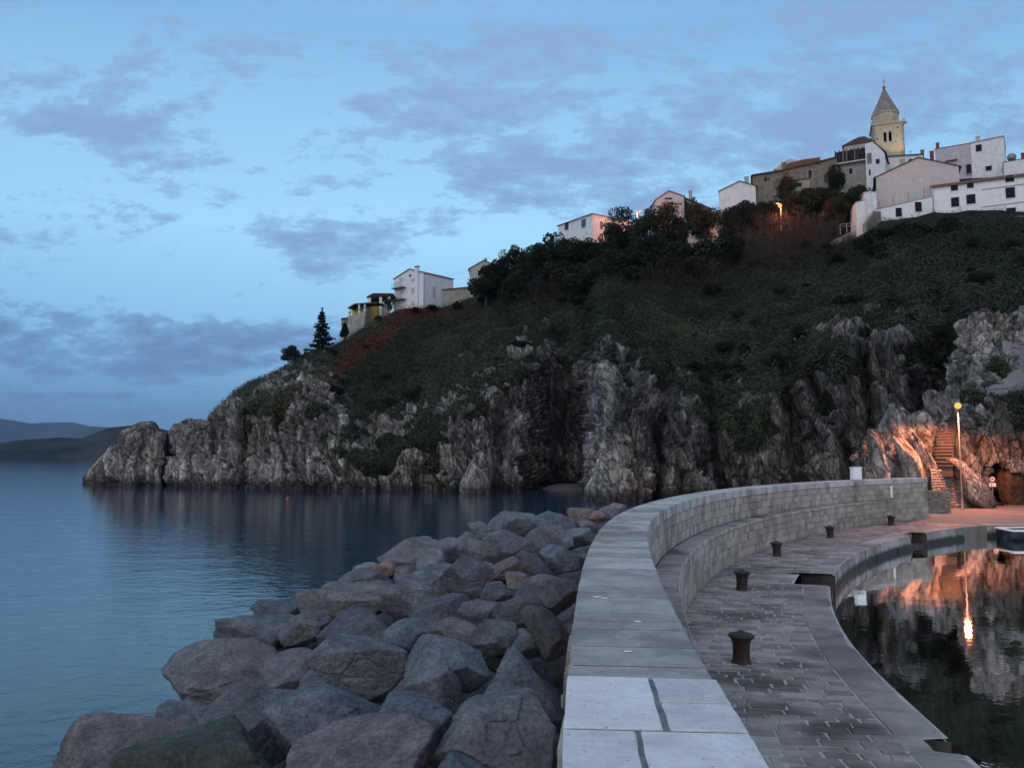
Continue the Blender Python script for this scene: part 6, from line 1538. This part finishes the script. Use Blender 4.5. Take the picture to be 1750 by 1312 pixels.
def make_tree(name, h, rx, rz, m, n, leaf, seed, lumps=14, trunk=.22, asp=1.5):
    rg = np.random.default_rng(seed); r = empty(name); z0 = h - rz
    P, cs = crown_pts(rg, n, rx, rz, z0, lumps)
    leaf_mesh('crown', P, leaf, m, None, seed, r, aspect=asp)
    t = MB(); pts = [(0, 0, -2), (.1, 0, h * .25), (rg.normal() * .2, rg.normal() * .2, z0)]; t.tube(pts, [trunk, trunk * .8, trunk * .45], 7)
    for c in cs[:8]: t.tube([pts[1 + (c[2] < z0)], ((pts[2][0] + c[0]) / 2, (pts[2][1] + c[1]) / 2, (z0 + c[2]) / 2 - .2), tuple(c)], [trunk * .45, trunk * .28, .03], 5)
    t.build('trunk', BARK, r); return r
def make_bush(name, h, w, seed, n=420):
    """leafless bush: a fan of fine forking twigs"""
    rg = np.random.default_rng(seed); r = empty(name); t = MB(); V = []; F = []
    def twig(p, d, L, w_, lv):
        nonlocal V, F
        q = p + d * L; s = np.cross(d, rg.normal(size=3)); s /= np.linalg.norm(s); k = len(V)
        V += [p - s * w_, p + s * w_, q + s * w_ * .6, q - s * w_ * .6]; F.append((k, k + 1, k + 2, k + 3))
        s2 = np.cross(d, s); k = len(V); V += [p - s2 * w_, p + s2 * w_, q + s2 * w_ * .6, q - s2 * w_ * .6]; F.append((k, k + 1, k + 2, k + 3))
        if lv == 0: return
        for _ in range(3 if lv > 1 else 4):
            e = d + rg.normal(size=3) * .45 + np.array([0, 0, .12]); e /= np.linalg.norm(e); twig(q, e, L * (.55 + .35 * rg.random()), w_ * .62, lv - 1)
    for i in range(11):
        a = rg.random() * 6.28; d = np.array([math.cos(a) * w * .55, math.sin(a) * w * .55, h * .8]); d /= np.linalg.norm(d); twig(np.array([math.cos(a) * .3, math.sin(a) * .3, -.6]), d, h * .34, .055, 4)
    mesh('twigs', np.array(V), F, TWG, r); MB().tube([(0, 0, -1.5), (0, 0, .3)], [.16, .1], 6).build('stem', BARK, r); return r
def ground(x, y0, y1, D): return PD(x, y1, D)
SRC = {
 'e1': make_tree('evergreen_tree', 6, 3.0, 2.6, L_EVG, 8500, .27, 1, 28), 'e2': make_tree('evergreen_tree', 6, 3.4, 2.5, L_EVG, 8500, .27, 2, 34), 'e3': make_tree('evergreen_tree', 6, 2.6, 2.9, L_EVG, 7500, .27, 3, 24),
 'o1': make_tree('olive_tree', 6, 2.6, 2.6, L_OLI, 4800, .25, 4, 26), 'o2': make_tree('olive_tree', 6, 2.9, 2.5, L_OLI, 4800, .25, 5, 22),
 'a1': make_tree('autumn_tree', 6, 2.7, 2.6, L_AUT, 4400, .25, 6, 25), 'b1': make_bush('bare_bush', 6, 5, 7), 'b2': make_bush('bare_bush', 6, 6, 8),
}
USED = set()
def plant(k, x, yt, yb, D, label, wf=1.0, group=None):
    """tree whose top is seen at (x,yt) and foot at yb, standing D metres away"""
    s = SRC[k]; o = s if k not in USED else copy_tree(s); USED.add(k)
    a = PD(x, yb, D); b = PD(x, yt, D); H = (b[2] - a[2]) / 6.0
    o.location = tuple(a); o.scale = (H * wf, H * wf, H); o.rotation_euler = (0, 0, random.random() * 6.28)
    cat = 'bush' if k[0] == 'b' else 'tree'
    tag(o, label, cat, group or ('bare bushes on the slope' if k[0] == 'b' else 'trees on the hillside'))
TR = [
 ('o1', 879, 418, 480, 168, 'loose olive green tree rising beside the grey gabled house, skyline at its left'), ('e1', 848, 440, 500, 170, 'dark evergreen crown in front of the grey gabled house', 1.1),
 ('e2', 912, 418, 490, 166, 'dark evergreen between the olive green tree and the cube house', 1.1), ('e3', 945, 402, 480, 164, 'dark evergreen just left of the white cube house', 1.0),
 ('e1', 978, 400, 475, 160, 'evergreen shrub tree under the left window of the cube house', 1.2), ('e2', 1018, 410, 480, 159, 'wide dark tree below the cube house', 1.2),
 ('o2', 1078, 346, 440, 160, 'tall loose grey green tree with the small lamp shining through it', .85), ('e1', 1052, 376, 440, 160, 'slim dark tree against the right wall of the cube house', .8),
 ('a1', 1128, 345, 445, 158, 'dark olive brown tree in front of the pink lit house', .85), ('o1', 1184, 336, 440, 160, 'tall leaning yellowish tree right of the pink lit house', .62),
 ('e3', 1152, 376, 450, 156, 'dense dark tree under the pink lit house', .9), ('e1', 1110, 392, 470, 154, 'broad dark tree at the foot of the olive brown one', 1.1),
 ('a1', 1205, 350, 432, 158, 'brownish tree in front of the slanting garden wall', .75), ('e2', 1270, 345, 412, 162, 'round evergreen in front of the white gabled house', .9), ('e3', 1252, 358, 420, 160, 'small evergreen left of the round one by the gabled house', .9),
 ('e1', 1300, 336, 405, 158, 'dark evergreen left of the lamp on the hillside', .9), ('a1', 1345, 296, 352, 158, 'leafless looking dark tree against the long old house', .7), ('e2', 1362, 322, 392, 156, 'evergreen mass just right of the lamp on the hillside', 1.0),
 ('e3', 1430, 284, 335, 162, 'pointed dark evergreen in front of the veranda house', .85), ('e1', 1400, 312, 372, 156, 'evergreen below the small old house', 1.0), ('e2', 1452, 320, 380, 153, 'wide evergreen left of the white outbuilding', 1.1),
 ('o2', 1475, 316, 362, 154, 'grey green rounded tree touching the gabled house', 1.0), ('a1', 1432, 336, 392, 152, 'yellowish bush tree above the post and rail fence', 1.0), ('e1', 1500, 388, 442, 141, 'dark shrub below the corner of the annexe', 1.5),
 ('e2', 1560, 382, 430, 138, 'dark ivy clad shrub under the annexe', 1.8), ('e3', 1625, 376, 425, 136, 'dark shrub hanging over the rubble wall', 1.5), ('e1', 830, 462, 520, 168, 'low dark tree right of the boundary wall', 1.1),
 ('e2', 1068, 425, 500, 152, 'black green thicket below the small lamp', 1.4), ('e3', 890, 455, 525, 160, 'dark thicket at the left end of the woods', 1.3), ('e1', 955, 440, 515, 155, 'dark thicket under the cube house slope', 1.3),
 ('e2', 1180, 410, 480, 148, 'dark thicket below the low pale building', 1.3), ('e3', 1240, 395, 460, 148, 'evergreen above the curved grassy bank', 1.2), ('e1', 1010, 450, 525, 150, 'dense thicket in the middle of the woods', 1.4),
]
for t in TR: plant(t[0], t[1], t[2], t[3], t[4], t[5], t[6] if len(t) > 6 else 1.0)
BU = [(1344, 356, 402, 147.4, 'twiggy bush close behind the hillside lamp, its twigs lit orange', 1.0), (1318, 360, 405, 147.2, 'twiggy bush close left of the hillside lamp, glowing reddish', 1.0), (1340, 352, 440, 150, 'bare bush lit orange by the lamp on the hillside', 1.1), (1300, 372, 452, 149, 'large grey brown leafless bush below the hillside lamp', 1.1), (1380, 358, 440, 148, 'leafless bush right of the lit one', 1.1), (1350, 388, 468, 146, 'wide leafless bush in front of the lamp lit ones', 1.2),
      (1250, 410, 478, 148, 'bare reddish bush at the left of the leafless group', 1.1), (1410, 385, 450, 147, 'leafless bush beside the dry stone wall', 1.0), (1195, 432, 500, 146, 'pale leafless bush above the grassy bank', 1.1), (1130, 445, 520, 148, 'leafless bush in the dark woods', 1.2), (1065, 455, 525, 149, 'leafless bush at the centre of the woods', 1.1), (985, 458, 530, 152, 'leafless bush under the cube house slope', 1.2), (1100, 470, 545, 145, 'lowest leafless bush above the light rock rib', 1.2), (930, 470, 530, 156, 'leafless bush left in the woods', 1.1), (1450, 395, 440, 145, 'small leafless bush under the post and rail fence', 1.0)]
for i, t in enumerate(BU): plant(('b1', 'b2')[i % 2], t[0], t[1], t[2], t[3], t[4], t[5])
# low shrubs breaking up the slope, one kind
rgs = np.random.default_rng(12); ii = np.where((veg.ravel() > .75) & (jn.ravel() >= 1) & (jn.ravel() <= 3) & (px.ravel() > 560) & (py.ravel() < 720) & (HP[..., 2].ravel() > 8))[0]
for j in range(120):
    q = ii[rgs.integers(len(ii))]; P_ = HP.reshape(-1, 3)[q]; xx, yy = px.ravel()[q], py.ravel()[q]
    k = ('e1', 'e2', 'e3', 'o2')[j % 4]; o = copy_tree(SRC[k]); s_c = .14 + .26 * rgs.random() ** 1.5; o.location = (P_[0], P_[1], P_[2] - .5 * s_c); o.scale = (s_c * 1.5, s_c * 1.5, s_c); o.rotation_euler = (0, 0, rgs.random() * 6)
    o.name = 'shrub'; tag(o, 'low dark green shrub growing on the steep slope of the headland', 'shrub', 'low shrubs scattered over the headland slope')
# conifer, pine and small shrubs at the left end of the ridge
def conifer(h, w, seed):
    rg = np.random.default_rng(seed); r = empty('conifer_tree'); P = []
    nl = 15
    for i in range(nl):
        z = h * (.06 + .90 * i / nl); rr = w * (1 - i / nl) ** .8 * (.75 + .45 * rg.random()) + .12
        nb = 9
        for b in range(nb):
            a = rg.random() * 6.28; L = rr * (.7 + .5 * rg.random()); m = int(26 + 60 * L / w); t = rg.random(m) ** .7
            P.append(np.stack([np.cos(a) * L * t + rg.normal(size=m) * .10, np.sin(a) * L * t + rg.normal(size=m) * .10, z - L * .22 * t + .18 * t ** 2 * L + rg.normal(size=m) * .10], 1))
    P.append(np.stack([rg.normal(size=60) * .05, rg.normal(size=60) * .05, h * (.88 + .14 * rg.random(60))], 1))
    leaf_mesh('crown', np.concatenate(P), .30, L_CON, None, seed, r); MB().tube([(0, 0, -1), (0, 0, h * .95)], [.22, .03], 7).build('trunk', BARK, r); return r
a = PD(549, 606, 160); b = PD(553, 527, 160); o = conifer(b[2] - a[2], 2.5, 5); o.location = tuple(a); tag(o, 'tall dark pointed conifer standing alone on the left end of the ridge', 'tree')
a = PD(589, 575, 176); b = PD(590, 553, 176); o = conifer((b[2] - a[2]), .8, 6); o.location = tuple(a); tag(o, 'small young conifer in front of the round bay', 'tree')
def put(k, nm, x, yt, yb, D, lab, wf, cat='tree'):
    o = copy_tree(SRC[k]); o.name = nm; a = PD(x, yb, D); b = PD(x, yt, D); H = (b[2] - a[2]) / 6; o.location = tuple(a); o.scale = (H * wf, H * wf, H); 
    if 'group' in o: del o['group']
    tag(o, lab, cat)
put('e2', 'pine_tree', 497, 589, 626, 153, 'small round headed pine on the rocky ridge left of the conifer', .85)
put('e3', 'shrub', 487, 624, 637, 152, 'tiny dark shrub on the ridge left of the round headed pine', 1.0, 'shrub')
put('e1', 'shrub', 524, 600, 622, 155, 'dark shrub between the pine and the tall conifer', 1.2, 'shrub')
put('a1', 'red_creeper', 664, 508, 535, 183, 'reddish brown creeper bush beside the pergola', .9, 'bush')
# ------------------------------------------------------------------ air
hz = MB().box(-16500, 16500, -420, 13600, -6, 640).build('haze', None)
hm = bpy.data.materials.new('haze_air'); hm.cycles.homogeneous_volume = True; hm.use_nodes = True; hm.node_tree.nodes.clear()
_o = hm.node_tree.nodes.new('ShaderNodeOutputMaterial'); _v = hm.node_tree.nodes.new('ShaderNodeVolumePrincipled')
_v.inputs['Color'].default_value = (.50, .72, 1.0, 1); _v.inputs['Density'].default_value = 3.8e-5; _v.inputs['Anisotropy'].default_value = .1
hm.node_tree.links.new(_v.outputs[0], _o.inputs['Volume']); hz.data.materials.append(hm); hz['kind'] = 'stuff'
